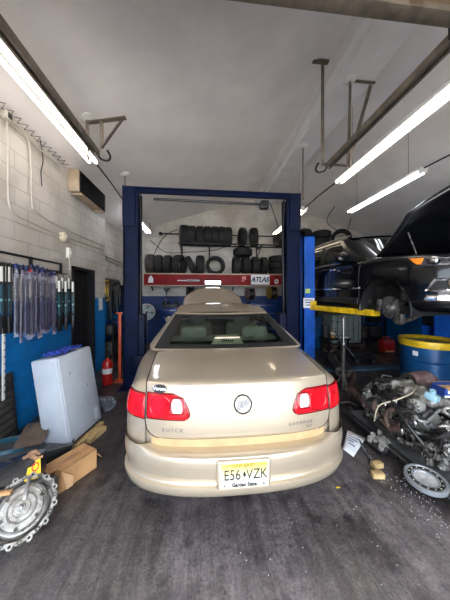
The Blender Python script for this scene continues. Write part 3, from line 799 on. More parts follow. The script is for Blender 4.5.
interior = mat('dark_cabin_trim', (44,44,42), .7)

car = thing('car', 'beige four door sedan seen from behind with its hood up', 'car', (.262, 1.38, 0))
BW, BLa, BNa = .80, .30, 2.6
SIDEW = .925
def flare(p):
    """sides grow from the narrow tail to the full width at the doors"""
    k = 1+(SIDEW/BW-1)*smooth01((p.y-.12)/1.1)
    return Vector((p.x*k, p.y, p.z))
def xside(y): return flare(Vector((BW, y, 0))).x
BP = (BW, .09, 5.02, BLa, BNa, .62, 2.5)
ARC = [(1.13, .33), (4.06, .33)]; AR = .365
BROWS = [(.25,.06),(.29,.03),(.34,.012),(.40,.006),(.46,.003),(.52,.001),(.57,0),(.62,0),(.67,0),(.72,0),(.78,.004),(.83,.008),(.87,.013),(.905,.02),(.93,.028),(.953,.04),(.970,.06),(.988,.10),(1.0,.15),(1.006,.21),(.998,.32)]
def bz(z, y):
    k = 1+.03*smooth01(y/1.0)-.02*smooth01((y-1.5)/2)-.12*smooth01((y-3.9)/1.0)
    return z if z < .6 else .6+(z-.6)*k
def body_pt(s, z, ins):
    p = flare(plan_in(s, ins, *BP)); p.z = bz(z, p.y); return p
def inset_at(z):
    for (a, i), (b, j) in zip(BROWS, BROWS[1:]):
        if a <= z <= b: return lerp(i, j, (z-a)/(b-a))
    return .2
sl = s_of_x(.640, BW, BNa)
SS = frange(sl, 1, 16)+frange(1, 2, 90)[1:]+frange(2, 2.75, 16)[1:]
rows = [[body_pt(s, z, i) for s in SS] for z, i in BROWS]
keep = arch(rows, ARC, AR)
low = lambda i, j: keep(i, j) and not (BROWS[i+1][0] <= .6 and rows[i][j+1].y < .80)
both(MB(), rows, low).build('body', paint, car, smooth=40)
for cy, cz in ARC:
    for s in (-1, 1):
        m = MB(); pts = []
        for k in range(25):
            a = -.25+k/24*(PI+.5); y = cy+AR*math.cos(a); z = cz+AR*math.sin(a)
            pts.append(Vector((s*(xside(y)-.012), y, z)))
        m.tube(pts, .012, seg=8); m.build('arch_lip', paint, car)
        m = MB(); m.grid([[Vector((p.x-s*(.01+.3*k), p.y, p.z)) for p in pts] for k in (0, 1)])
        m.build('wheel_liner', MT['dark'], car)
MB().box2((-.8, .35, .2), (.8, 4.7, .3)).build('underbody', MT['dark'], car)
# rear bumper
UP = (.815, 0.0, 5.02, .38, 2.5, .62, 2.5)
UR = [(.330,.11),(.338,.07),(.347,.045),(.362,.022),(.385,.014),(.412,.004),(.428,.005),(.433,.022),(.444,.028),(.49,.018),(.54,.008),(.575,.005),(.594,.007),(.604,.012),(.610,.026),(.613,.038),(.614,.07),(.615,.115),(.615,.17)]
SB = frange(0, 1, 30)+frange(1, 1.09, 6)[1:]
def bump_pt(s, z, i):
    f = 1-smooth01((plan(s, *UP).x-.56)/.14)
    ii = i if z < .606 else lerp(min(i, .010), i, f)
    p = flare(plan_in(s, ii, *UP)); p.z = z+(.03*(1-f)*smooth01((z-.59)/.03)); return p
rows = [[bump_pt(s, z, i) for s in SB] for z, i in UR]
ub = both(MB(), rows).build('rear_bumper', paint, car, smooth=40)
# trunk lid: lower back face, rounded edge and deck
LP = [(.15,.668,.50),(.115,.669,.515),(.100,.673,.54),(.093,.683,.572),(.089,.702,.603),(.087,.73,.625),(.088,.78,.635),(.092,.83,.635),(.098,.88,.635),(.106,.92,.635),(.115,.95,.635),(.122,.980,.635),(.128,1.006,.636),(.136,1.018,.637),(.152,1.026,.640),(.215,1.032,.648),(.30,1.040,.652),(.42,1.049,.66),(.56,1.058,.67),(.70,1.066,.68),(.86,1.074,.69)]
def lid_pt(x, yo, z):
    lat = BLa*(1-max(0, 1-(abs(x)/BW)**BNa)**(1/BNa))
    f = 1-smooth01((yo-.15)/.5)
    return Vector((x, yo+lat*f, z-(.014*(x/.65)**2*smooth01((yo-.1)/.1))))
rows = []
for yo, z, xm in LP:
    rows.append([lid_pt(xm*u, yo, z) for u in frange(-1, 1, 36)])
lid = MB().grid(rows).build('trunk_lid', paint, car, smooth=40)
# dark seam under and beside the lid
def lid_y(z):
    for (y0, z0, _), (y1, z1, _) in zip(LP[4:], LP[5:]):
        if z0 <= z <= z1: return lerp(y0, y1, (z-z0)/(z1-z0))
    return LP[4][0]
sm = MB()
sm.grid([[lid_pt(xm*u, yo, z) for u in frange(-1, 1, 30)] for yo, z, xm in ((.104,.672,.54),(.104,.668,.53),(.2,.667,.52))])
for s in (-1, 1):
    sm.tube([lid_pt(s*(xm+.004), yo+.004, z-.002) for yo, z, xm in LP[2:]], .0045, seg=6)
sm.build('lid_seam', MT['dark'], car)
# inner wall between lid and bumper (set back; recess shade painted in as darker tan)
m = MB(); m.grid([[lid_pt(.60*u, .108, z) for u in frange(-1, 1, 24)] for z in (.60, .668)]); m.build('sill_panel', mat('recess_shade_tan', (188,160,118), .5, .1, var=.08), car)
for q_ in (-1, 1):
    m = MB(); m.grid([[lid_pt(q_*x, .118, z) for x in frange(.50, .675, 10)] for z in (.60, .668, .76)]); m.build('sill_end', paint, car)
# tail lamps
def lamp(s, lab):
    root = None
    Z0, Z1 = .796, .962
    def xin(t): return .335+.075*t*t+.045*abs(2*t-1)**5
    def inner(off, g):   # the section on the lid
        R = []
        for i in range(13):
            t = lerp(g, 1-g, i/12); z = lerp(Z0, Z1, t); x0 = xin(t)+g*.2
            R.append([lid_pt(s*lerp(x0, .632-g*.1, k/14), lid_y(z)-off, z) for k in range(15)])
        return R
    def outer(off, g):
        R = []
        s0 = s_of_x(.645+g*.1, BW, BNa)
        for i in range(11):
            t = lerp(g, 1-g, i/10); z = lerp(Z0-.012, Z1-.016, t); s1 = .93-.05*abs(2*t-1)**3-g*.1
            row = []
            for k in range(15):
                p = flare(plan_in(lerp(s0, s1, k/14), inset_at(z)-off, *BP)); p.z = bz(z, p.y); p.x *= s; row.append(p)
            R.append(row)
        return R
    root = MB().grid(inner(.004, 0)).grid(outer(.004, 0)).build('tail_lamp', redrim, car, solid=.02)
    MB().grid(inner(.009, .07)).build('lid_lens', redlens, root, solid=.006)
    MB().grid(outer(.009, .06)).build('quarter_lens', redlens, root, solid=.006)
    # round reflector ring in the lid lens
    def onlid(x, z, off):
        return lid_pt(x, lid_y(z)-off, z)
    ring = [onlid(s*(.535+.07*math.cos(a)), (Z0+Z1)/2+.066*math.sin(a), .009) for a in frange(0, 2*PI, 28)[:-1]]
    MB().tube(ring, .0035, seg=6, closed=True).build('lens_ring', redrim, root)
    R = []
    for i in range(9):
        t = i/8; z = lerp(Z0+.05, Z0+.135, t); e = .012*abs(2*t-1)**4
        R.append([onlid(s*lerp(.388+e+.012*t, .462-e, k/8), z, .014) for k in range(9)])
    rv = MB().grid(R).build('reverse_lamp', clearlens, root, solid=.01); rv['label'] = 'clear reversing lamp'
    R2 = [onlid(s*(.425+.047*math.copysign(abs(math.cos(a))**.5, math.cos(a))), Z0+.092+.05*math.copysign(abs(math.sin(a))**.5, math.sin(a)), .011) for a in frange(0, 2*PI, 28)[:-1]]
    MB().tube(R2, .005, seg=6, closed=True).build('reverse_lamp_rim', redrim, root)
lamp(-1, ''); lamp(1, '')
def on_lid(x, z, off=.002):
    """frame on the lid's back face: local x to the right, local y up the face, local z out of it"""
    p = lid_pt(x, lid_y(z)-off, z); e = .004
    tx = (lid_pt(x+e, lid_y(z), z)-lid_pt(x-e, lid_y(z), z)).normalized()
    tz = (lid_pt(x, lid_y(z+e), z+e)-lid_pt(x, lid_y(z-e), z-e)).normalized()
    n = tx.cross(tz).normalized(); tz = n.cross(tx)
    m = Matrix((tx, tz, n)).transposed().to_4x4(); m.translation = p
    return m
# emblem: ring and three slanted shields
m = on_lid(0, .892, .004)
em = MB(); em.lathe([(.051,0),(.062,0),(.062,.008),(.057,.012),(.051,.008)], 36, closed=True, m=m); eo = em.build('emblem', mat('emblem_metal', (120,118,116), .25, .8, var=.1), car)
MB().lathe([(0,.001),(.051,.001),(.051,.003),(0,.003)], 32, m=m).build('emblem_field', mat('emblem_field', (190,182,170), .3, .4, var=.05), eo)
for k in (-1, 0, 1):
    c = Vector((k*.026, k*.012-.002, .003))
    sh = [(-.012+.008, .024),(.012+.008, .024),(.012+.004, -.004),(-.004, -.026),(-.013-.001, -.008)]
    f = MB(); f.prism([(c.x*1.05+a*1.05, c.y+b*1.15) for a, b in sh], .006, m=m @ Matrix.Translation((0,0,.003))); f.build('shield', mat('shield_metal', (96,96,98), .25, .8, var=.1), eo)
def lid_text(nm, body, x, z, size, mt, sx=1.0):
    return text(nm, body, size, mt, car, on_lid(x, z, .003), .0012, sx=sx)
lid_text('badge_lettering', 'B U I C K', -.455, .735, .034, MT['steel'], 1.05)
lid_text('badge_lettering', 'L U C E R N E', .40, .742, .028, MT['steel'], 1.05)
lid_text('badge_lettering', 'C X', .46, .712, .024, MT['steel'], 1.1)
m = on_lid(-.545, .986, .006)
st = MB().lathe([(0,0),(.050,0),(.050,.0015),(0,.0015)], 28, m=m @ Matrix.Diagonal((1,.55,1,1))).build('dealer_sticker', MT['ink'], car); st['label'] = 'dark oval sticker'
text('sticker_lettering', 'Verona', .032, MT['paper'], st, m @ Matrix.Translation((0,0,.002)), .0005, bold=True)
# licence plate
pr = MB().box((0, -.0, .507), (.335, .022, .168), bev=.012, seg=3).build('plate_surround', paint, car)
m, nt, b = new_mat('yellow_to_white_plate'); co = nt.nodes.new('ShaderNodeTexCoord'); sp = nt.nodes.new('ShaderNodeSeparateXYZ')
nt.links.new(co.outputs['Generated'], sp.inputs[0]); rp = nt.nodes.new('ShaderNodeValToRGB')
rp.color_ramp.elements[0].position = .25; rp.color_ramp.elements[0].color = lin(206,204,198); rp.color_ramp.elements[1].position = .98; rp.color_ramp.elements[1].color = lin(232,202,56)
nt.links.new(sp.outputs['Z'], rp.inputs[0]); nt.links.new(rp.outputs[0], b.inputs['Base Color']); b.inputs['Roughness'].default_value = .5
pl = MB().box((0, -.012, .507), (.285, .008, .140), bev=.003).build('licence_plate', m, pr); pl['label'] = 'yellow and white licence plate'
MBs = MB().box((.147,-.0125,.507), (.010,.006,.150)).box((-.147,-.0125,.507), (.010,.006,.150)).box((0,-.0125,.433), (.30,.006,.008)).box((0,-.0125,.581), (.30,.006,.008))
MBs.build('plate_frame', MT['cream'], pr)
fm = lambda x, z: Matrix.Translation((x, -.0175, z)) @ FACE
def plate_text(body, x, z, size, sx=1., bold=False, mt='ink'):
    text('plate_lettering', body, size, MT[mt], pr, fm(x, z), .0008, sx=sx, bold=bold)
plate_text('E56', -.074, .509, .088, .80); plate_text('VZK', .077, .509, .088, .80)
plate_text('NEW JERSEY', 0, .565, .028, .9); plate_text('Garden State', 0, .450, .030, .95, True)
dot = MB().hull3([(-.012,-.0165,.50),(.004,-.0165,.49),(.012,-.0165,.505),(.008,-.0165,.525),(-.004,-.0165,.535),(-.012,-.0165,.52)], [(-.012,-.018,.50),(.004,-.018,.49),(.012,-.018,.505),(.008,-.018,.525),(-.004,-.018,.535),(-.012,-.018,.52)])
dot.mod(lambda p: Vector((p.x*.7+.001, p.y, .511+(p.z-.511)*.75))); dot.build('plate_mark', MT['ink'], pr)
for x in (-.12, .12): MB().lathe([(0,0),(.006,0),(.006,.003),(0,.004)], 12, m=fm(x, .450)).build('plate_screw', MT['steel'], pr)

pr.location = (-.010, 0, .010)
# greenhouse
q = dict(y0=(.83,1.62), y1=(4.12,3.16), g0=(.70,.60), g1=(.70,.58), h=(.845,.625), c0=.50, c1=.45, b0=.05, b1=.10,
         zb=lambda y: 1.062-.012*smooth01((y-1.2)/1.5)-.01*smooth01((y-3)/1), zt=lambda y: 1.352+.065*math.sin(PI*min(1, max(0, (y-1.55)/1.7)))+.0*y)
T = [0, .04, .13, .2, .3, .4, .5, .6, .7, .8, .88, .95, 1]
NS = 30; rows = [cabin_ring(t, q, NS) for t in T]
nu = len(rows[0]); iC, iS, iA = 8, 13, 13+NS
def region(i, j):
    t0 = T[i]
    if j < 8: 
        if t0 < .04 : return 'paint'
        if t0 >= .95: return 'paint'
        return 'trim' if (j == 7 or t0 < .13 or t0 >= .88) else 'rear_window'
    if j < iS+1: return 'trim' if (j == 8 and .04 <= t0 < .95) else 'paint'
    if j < iA:
        f = (j-iS)/NS
        if t0 < .04 or t0 >= .88: return 'paint'
        if f < .06 or f > .985: return 'paint'
        if .47 < f < .54: return 'trim'
        if t0 < .13 or t0 >= .8 : return 'trim'
        return 'rear_door_glass' if f < .5 else 'front_door_glass'
    if j < iA+4: return 'paint'
    if j < iA+5: return 'trim'
    if t0 < .13 or t0 >= .88: return 'trim'
    return 'windshield'
def reg(name, mb): both(mb, rows, lambda i, j: region(i, j) == name)
mb = MB(); reg('paint', mb); mb.build('pillars', paint, car, smooth=40)
mb = MB(); reg('trim', mb); mb.build('window_border', MT['dark'], car)
for nm, mm in (('rear_window', carglass), ('windshield', sideglass)):
    mb = MB(); reg(nm, mb); mb.build(nm, mm, car, smooth=60)
for nm in ('rear_door_glass', 'front_door_glass'):
    for s in (1, -1):
        mb = MB(); mb.grid(rows if s == 1 else mirror(rows), keep=lambda i, j: region(i, j) == nm); mb.build('side_window', sideglass, car, smooth=60)
# roof
top = rows[-1]; R = []
def roof_pt(a, b_):
    y = lerp(1.60+.05*a*a, 3.18-.12*a*a, b_)
    hw = .628-.035*abs(2*b_-1)**4
    z = q['zt'](y)+.042*(1-a*a)*(math.sin(PI*min(1, max(0, .12+.76*b_))))+.002
    return Vector((a*hw, y, z-.004*(abs(a)**6)))
MB().grid([[roof_pt(a, b_) for a in frange(-1, 1, 24)] for b_ in frange(0, 1, 24)]).build('roof', paint, car, smooth=50)
an = MB(); an.hull3([(-.012,1.78,1.37),(.012,1.78,1.37),(.012,1.88,1.37),(-.012,1.88,1.37)], [(-.004,1.79,1.435),(.004,1.79,1.435),(.004,1.80,1.435),(-.004,1.80,1.435)])
an.lathe([(.03,1.375),(.028,1.392),(0,1.396)], 16, m=Matrix.Translation((0,1.83,0)))
an.build('antenna', MT['blackmetal'], car)
# cabin
MB().box2((-.70, .92, 1.03), (.70, 1.42, 1.055), bev=.01).build('parcel_shelf', interior, car)
cb = MB().hull3([(-.19,1.0,1.055),(.19,1.0,1.055),(.16,1.2,1.055),(-.16,1.2,1.055)], [(-.13,1.04,1.15),(.13,1.04,1.15),(.12,1.18,1.15),(-.12,1.18,1.15)]).build('brake_light_cover', MT['cream'], car)
for k in range(6): MB().box((-.055+.022*k, 1.022, 1.115), (.012,.01,.022), rot=(.3,0,0)).build('slot', MT['ink'], cb)
for x in (-.37, .37): seat(car, x, 1.72, .34, seatmat, wd=.62)
for x in (-.36, .36): seat(car, x, 2.55, .40, seatmat, wd=.52)
MB().box2((-.72, 3.25, .7), (.72, 3.9, 1.0), bev=.06).build('dashboard', interior, car)
MB().lathe([(.17,-.012),(.19,0),(.17,.012),(.155,0)], 28, closed=True, m=M4((-.36,3.2,.98),(1.2,0,0))).build('steering_wheel', interior, car)
MB().box2((-.8, .95, .3), (.8, 3.9, .36)).build('cabin_floor', interior, car)
for s in (-1, 1): MB().box2((s*.80-.02, 1.3, .36), (s*.80+.02, 3.8, 1.02)).build('door_trim', interior, car)
# raised hood and engine bay
HB, HZ = 4.02, 1.0; ang = math.radians(41)
def hood_pt(a, r):
    L = 1.16*(1-.30*abs(a)**2.6); d = r*L
    bow = .035*math.sin(PI*r)
    w_ = .77*(1-.05*r)
    y = HB+d*math.cos(ang)-bow*math.sin(ang); z = HZ+d*math.sin(ang)+bow*math.cos(ang)-.06*abs(a)**3
    return Vector((a*w_, y, z))
MB().grid([[hood_pt(a, r) for a in frange(-1, 1, 28)] for r in frange(0, 1, 14)]).build('hood', paint, car, solid=.03, smooth=50)
MB().box2((-.72, 4.05, .45), (.72, 4.85, .78), bev=.05).build('engine', MT['grime'], car)
MB().cyl((.74, 4.5, .8), (.70, 4.75, 1.42), .008).build('hood_prop', MT['steel'], car)
for s in (-1, 1):
    mm = MB(); mm.ball((0,0,0), .1, (1.1,.55,.75)); mm.mod(lambda p: p+Vector((s*.93, 3.46, 1.06))); mo = mm.build('side_mirror', paint, car, smooth=60)
    MB().box((s*.84, 3.47, 1.03), (.1,.05,.04), bev=.01).build('mirror_arm', MT['blackmetal'], mo)
    for yy in (2.05, 2.95):
        MB().box((s*.934, yy, .86), (.03,.16,.028), bev=.01).build('door_handle', paint, car)
    for yy in (1.78, 2.66, 3.75):
        MB().tube([Vector((s*(SIDEW-.0), yy, .36)), Vector((s*(SIDEW+.001), yy, .6)), Vector((s*(SIDEW-.008), yy, .85)), Vector((s*(SIDEW-.05), yy, .96))], .005, seg=6).build('door_seam', MT['dark'], car)
wheel_set(car, [(-.80,1.13),(.80,1.13),(-.80,4.06),(.80,4.06)])
MB().box2((-.7, 4.95, .4), (.7, 5.0, .7), bev=.03).build('front_bumper', paint, car)
ex = MB(); ex.cyl((.45,.40,.26),(.45,.9,.26),.03); ex.build('exhaust_tip', MT['steel'], car)

# ================================================================== BLACK RAISED CAR
black = mat('black_car_paint', (9,10,13), .2, .0, var=.05, coat=.25, spec=.25)
blackplastic = mat('black_cladding', (26,26,27), .5, 0, var=.1)
suv = thing('car', 'black car raised on the bright blue lift with its hood open and front wheel off', 'car', (3.33, 1.90, 1.03))
SP = (.985, 0.0, 4.85, .60, 2.3, .45, 3.0)
SROWS = [(.38,.10),(.40,.06),(.43,.03),(.48,.012),(.53,.006),(.58,.012),(.63,.004),(.68,0),(.73,-.002),(.78,-.002),(.83,0),(.88,.004),(.92,.008),(.96,.014),(1.0,.024),(1.03,.036),(1.06,.055),(1.085,.085),(1.10,.13)]
def sz(z, y):
    k = .82+.18*smooth01(y/1.25)+.04*smooth01((y-1.5)/3)
    return z if z < .6 else .6+(z-.6)*k
SARC = [(.90,.37),(3.66,.37)]; SR = .425
SS2 = frange(.0, 1, 30)+frange(1, 2, 100)[1:]+frange(2, 3, 20)[1:]
def suv_pt(s, z, i):
    f = 1-smooth01((s-.2)/.6)
    p = plan_in(s, i, *SP); p.z = sz(z, p.y); return p
rows = [[suv_pt(s, z, i) for s in SS2] for z, i in SROWS]
keep = arch(rows, SARC, SR)
both(MB(), rows, keep).build('body', black, suv, smooth=40)
for cy, cz in SARC:
    for s in (-1, 1):
        pts = []
        for k in range(29):
            a = -.1+k/28*(PI+.2); pts.append(Vector((s*.972, cy+SR*math.cos(a), cz+SR*math.sin(a))))
        MB().tube(pts, .012, seg=8).build('arch_lip', black, suv)
        MB().grid([[Vector((s*(.972-.32*k), p.y, p.z)) for p in pts] for k in (0, 1)]).build('wheel_liner', MT['dark'], suv)
MB().box2((-.85, .5, .33), (.85, 4.5, .42)).build('underbody', MT['dark'], suv)
MB().box2((-.63, .15, .40), (.63, 1.35, .72), bev=.04).build('engine', MT['grime'], suv)
MB().box2((-.8, 1.2, .45), (.8, 1.27, 1.08)).build('firewall', MT['dark'], suv)
# strip of cladding and bright line along the doors
for s in (-1, 1):
    MB().box((s*.98, 2.3, .47), (.03, 1.9, .1), bev=.012).build('sill_cladding', blackplastic, suv)
    MB().box((s*.99, 2.3, .66), (.012, 2.0, .022), bev=.005).build('side_moulding', MT['chrome'], suv)
q2 = dict(y0=(.98,1.72), y1=(4.75,4.25), g0=(.74,.58), g1=(.70,.60), h=(.93,.70), c0=.30, c1=.25, b0=.20, b1=.06, tumble=1.2,
          zb=lambda y: 1.105+.03*smooth01((y-1.4)/3), zt=lambda y: 1.55+.085*math.sin(PI*min(1, max(0, (y-1.5)/3.6))))
NS2 = 36; rows = [cabin_ring(t, q2, NS2) for t in T]; jS, jA = 13, 13+NS2
def region2(i, j):
    t0 = T[i]
    if j < 8: return 'paint' if t0 < .0 or t0 >= .95 else ('trim' if (j == 7 or t0 < .13 or t0 >= .88) else 'windshield')
    if j < jS: return 'paint'
    if j < jA:
        f = (j-jS)/NS2
        if t0 >= .88 or t0 < .0 or f < .02 or f > .98: return 'paint'
        if .29 < f < .335 or .66 < f < .72 or t0 >= .8 or t0 < .04: return 'trim'
        return 'a_glass' if f < .3 else ('b_glass' if f < .68 else 'c_glass')
    if j < jA+5: return 'paint'
    return 'rear_window' if .13 <= t0 < .88 else 'paint'
def reg2(name, mb): both(mb, rows, lambda i, j: region2(i, j) == name)
mb = MB(); reg2('paint', mb); mb.build('pillars', black, suv, smooth=40)
mb = MB(); reg2('trim', mb); mb.build('window_border', MT['dark'], suv)
for nm in ('windshield', 'rear_window'):
    mb = MB(); reg2(nm, mb); mb.build(nm, sideglass, suv, smooth=60)
for nm in ('a_glass', 'b_glass', 'c_glass'):
    for s in (1, -1):
        mb = MB(); mb.grid(rows if s == 1 else mirror(rows), keep=lambda i, j: region2(i, j) == nm); mb.build('side_window', sideglass, suv, smooth=60)
for s in (-1, 1):
    pts = [Vector((s*.935, y, 1.112+.03*smooth01((y-1.4)/3))) for y in frange(1.5, 4.3, 20)]
    MB().tube(pts, .011, seg=6).build('window_trim', MT['chrome'], suv)
MB().grid([[Vector((a*(.705-.03*abs(2*b_-1)**4), lerp(1.70+.2*a*a, 4.3-.06*a*a, b_), q2['zt'](lerp(1.7, 4.28, b_))+.05*(1-a*a)*math.sin(PI*(.1+.8*b_)))) for a in frange(-1, 1, 20)] for b_ in frange(0, 1, 24)]).build('roof', black, suv, smooth=50)
for s in (-1, 1): MB().tube([Vector((s*.66, y, q2['zt'](y)+.04)) for y in frange(2.0, 4.1, 12)], .014).build('roof_rail', MT['steel'], suv)
for x in (-.4, .4): seat(suv, x, 2.55, .62, seatmat, wd=.52, facing=-1)
for x in (-.4, .4): seat(suv, x, 3.4, .62, seatmat, wd=.6, facing=-1)
MB().box2((-.8, 1.3, .8), (.8, 1.75, 1.1), bev=.06).build('dashboard', interior, suv)
MB().box2((-.85, 1.3, .42), (.85, 4.5, .5)).build('cabin_floor', interior, suv)
for s in (-1, 1):
    mm = MB(); mm.ball((0,0,0), .12, (1.0,.55,.8)); mm.mod(lambda p: p+Vector((s*1.06, 1.62, 1.16))); mo = mm.build('side_mirror', black, suv, smooth=60)
    MB().box((s*.95, 1.63, 1.12), (.14,.06,.04), bev=.01).build('mirror_arm', black, mo)
    for yy in (2.0, 2.9):
        MB().box((s*.995, yy, 1.0), (.035,.17,.03), bev=.012).build('door_handle', MT['chrome'], suv)
    for yy in (1.33, 2.14, 3.05):
        MB().tube([Vector((s*.976, yy, .46)), Vector((s*.987, yy, .7)), Vector((s*.978, yy, .95)), Vector((s*.94, yy, 1.08))], .006, seg=6).build('door_seam', MT['dark'], suv)
# front end
def sfront(s0, s1, z0, z1, off, nx=10, nz=6, fn=None):
    R = []
    for i in range(nz+1):
        t = i/nz; a, b_ = (s0, s1) if fn is None else fn(t); z = lerp(z0, z1, t); r = []
        ins = 0
        for (za, ia), (zb_, ib) in zip(SROWS, SROWS[1:]):
            if za <= z <= zb_: ins = lerp(ia, ib, (z-za)/(zb_-za))
        for k in range(nx+1):
            p = plan_in(lerp(a, b_, k/nx), ins-off, *SP); p.z = sz(z, p.y); r.append(p)
        R.append(r)
    return R
for s in (1, -1):
    fl = (lambda r: r) if s == 1 else mirror
    hl = MB().grid(fl(sfront(0, 0, .935, 1.05, .006, 16, 6, lambda t: (.50-.10*t, .80+.16*t)))).build('headlamp', smokelens, suv, solid=.03)
    MB().grid(fl(sfront(0, 0, .955, 1.04, .014, 8, 4, lambda t: (.80-.02*t, .84+.10*t)))).build('turn_lens', amberlens, hl, solid=.008)
    c = plan_in(.69, .0, *SP); c.z = .93
    MB().ball((s*c.x, c.y-.01, .935), .05, (1,1,1)).build('projector_lamp', MT['chrome'], hl)
    loop = sfront(.56, .78, .62, .76, .012, 6, 4, lambda t: (.56+.03*t, .76-.08*t))
    per = loop[0]+[r[-1] for r in loop[1:]]+loop[-1][::-1][1:]+[r[0] for r in loop[::-1][1:-1]]
    per = [Vector((p.x*s, p.y, p.z)) for p in per]
    fg = MB().tube(per, .014, seg=6, closed=True).build('fog_lamp_surround', MT['chrome'], suv)
    MB().grid(fl(sfront(.58, .72, .64, .74, .004, 6, 4))).build('fog_recess', MT['dark'], fg)
    MB().grid(fl(sfront(.52, .77, .50, .575, .022, 10, 4, lambda t: (.5, .78-.03*t)))).build('bumper_trim', MT['whitepart'] if False else MT['chrome'], suv, solid=.02)
gr = MB().grid(sfront(0, .40, .66, .98, .008, 14, 6)).grid(mirror(sfront(0, .40, .66, .98, .008, 14, 6))).build('grille', MT['dark'], suv, solid=.01)
for zz in (.72, .80, .88): 
    R = sfront(0, .38, zz, zz+.03, .018, 12, 2); MB().grid(R).grid(mirror(R)).build('grille_bar', MT['chrome'], gr, solid=.01)
# hood up
SHB, SHZ = 1.16, 1.12; sa = math.radians(50)
def shood(a, r):
    L = lerp(1.12, .62, abs(a)**2.2)*r; w_ = .84*(1-.10*r)
    yb_ = SHB-.20*(1-a*a)
    bow = .05*math.sin(PI*r)
    return Vector((a*w_, yb_-L*math.cos(sa)-bow*math.sin(sa)*.6, SHZ+L*math.sin(sa)-bow*math.cos(sa)*.2+.02*(1-a*a)))
MB().grid([[shood(a, r) for a in frange(-1, 1, 26)] for r in frange(0, 1, 12)]).build('hood', black, suv, solid=.035, smooth=50)
MB().cyl((-.72, .62, .98), (-.66, .86, 1.46), .007).build('hood_prop', MT['steel'], suv)
# hub with brake disc and knuckle, wheel taken off
for s in (-1, 1):
    hb = MB().lathe([(0,-.03),(.148,-.03),(.148,-.012),(.085,-.01),(.08,.035),(.035,.04),(.03,.06),(0,.06)], 32, m=Matrix.Translation((s*.88, .90, .40)) @ Matrix.Rotation(s*PI/2, 4, 'Y')).build('brake_disc', MT['steel'], suv)
    for k in range(5):
        a = 2*PI*k/5; c = Vector((s*.90, .90+.057*math.cos(a), .40+.057*math.sin(a)))
        MB().cyl(c, c+Vector((s*.035,0,0)), .008, seg=8).build('wheel_stud', MT['steel'], hb)
    cal = MB(); cal.box((s*.87, .90+.13, .42), (.1,.08,.17), bev=.02); cal.build('caliper', MT['castiron'], hb)
    kn = MB(); kn.box((s*.72, .90, .34), (.1,.14,.34), bev=.04); kn.tube([(s*.74,.9,.2),(s*.5,.95,.24),(s*.3,1.0,.3)], .035).tube([(s*.72,.8,.35),(s*.4,.78,.36)], .016).cyl((s*.62,.92,.45),(s*.58,.95,.95),.045)
    kn.build('steering_knuckle', MT['castiron'], suv)
    dr = MB(); dr.tube([(s*.75,.9,.36),(s*.3,.9,.42)], .03); dr.build('drive_shaft', MT['grime'], suv)
wheel_set(suv, [(-.84,3.66),(.84,3.66)], R=.37, wd=.25, rim=.24)
# ================================================================== LEFT SIDE
# wiper blade display on the wall
XR_ = -1.99
rk = thing('wiper_rack', 'black wall rack from which the packed wiper blades hang', 'rack', (-2.0, 2.7, 1.88))
e = MB()
for zz in (2.03, 1.915): e.box2((-2.02, 1.9, zz-.012), (-1.995, 3.46, zz+.012))
for yy in (1.9, 2.87, 3.44): e.box2((-2.02, yy, 1.9), (-1.995, yy+.03, 2.045))
e.build('frame', MT['blackmetal'], rk, w=True)
for k in range(8):
    yy = 1.95+k*.21
    MB().cyl((-2.15, yy, 1.89), (-1.9, yy, 1.89), .008, seg=8).build('peg', MT['blackmetal'], rk, w=True)
MB().box2((-2.145, 1.9, 1.84), (-2.12, 3.46, 1.94)).build('wall_rail', MT['blackmetal'], rk, w=True)
clear = film('clear_sleeve_film', (205,208,222), .22, .12)
violet = film('violet_sleeve_film', (150,146,176), .2, .14)
rose = film('rose_sleeve_film', (176,160,178), .22, .12)
teal = mat('teal_print', (36,72,84), .4, 0, var=.2, scale=30)
lightteal = mat('light_teal_print', (120,170,176), .4, 0, var=.1)
lowprint = mat('indigo_print', (22,24,56), .45, 0, var=.25, scale=40)
def pack_sleeve(name, label, loc, L, filmm, headm):
    t = thing(name, label, 'wiper pack', loc, (0, 0, random.uniform(-.3,.3)), group='wiper blades on the wall rack')
    n = 9; rws = []
    for i in range(n+1):
        f = i/n; w_ = .031*(.35 if i == n else 1)*(1+.08*math.sin(i*1.9)); th = .013*(1+.3*math.sin(i*2.7+1))
        rws.append([Vector((th*math.cos(a), w_*math.sin(a), -L+L*f)) for a in frange(0, 2*PI, 10)[:-1]])
    MB().grid(rws, cu=True).build('sleeve', filmm, t, smooth=60)
    hd = MB(); hd.ball((0,0,.0), .03, (.6,.9,1.0), seg=10); hd.mod(lambda p: p+Vector((random.uniform(-.006,.006),)*3)); hd.build('knotted_top', headm, t)
    MB().box((0,0,-L*.68), (.014,.036,L*.55), bev=.004).build('blade', MT['blackmetal'], t)
    MB().box((0,.004,-L*.3), (.008,.042,L*.28), bev=.002).build('insert_card', MT['cream'] if headm == MT['labelred'] else MT['greyplastic'], t)
    MB().box((0.0,.0,-L*.70), (.020,.050,L*.46), bev=.004).build('lower_print', lowprint, t)
    return t
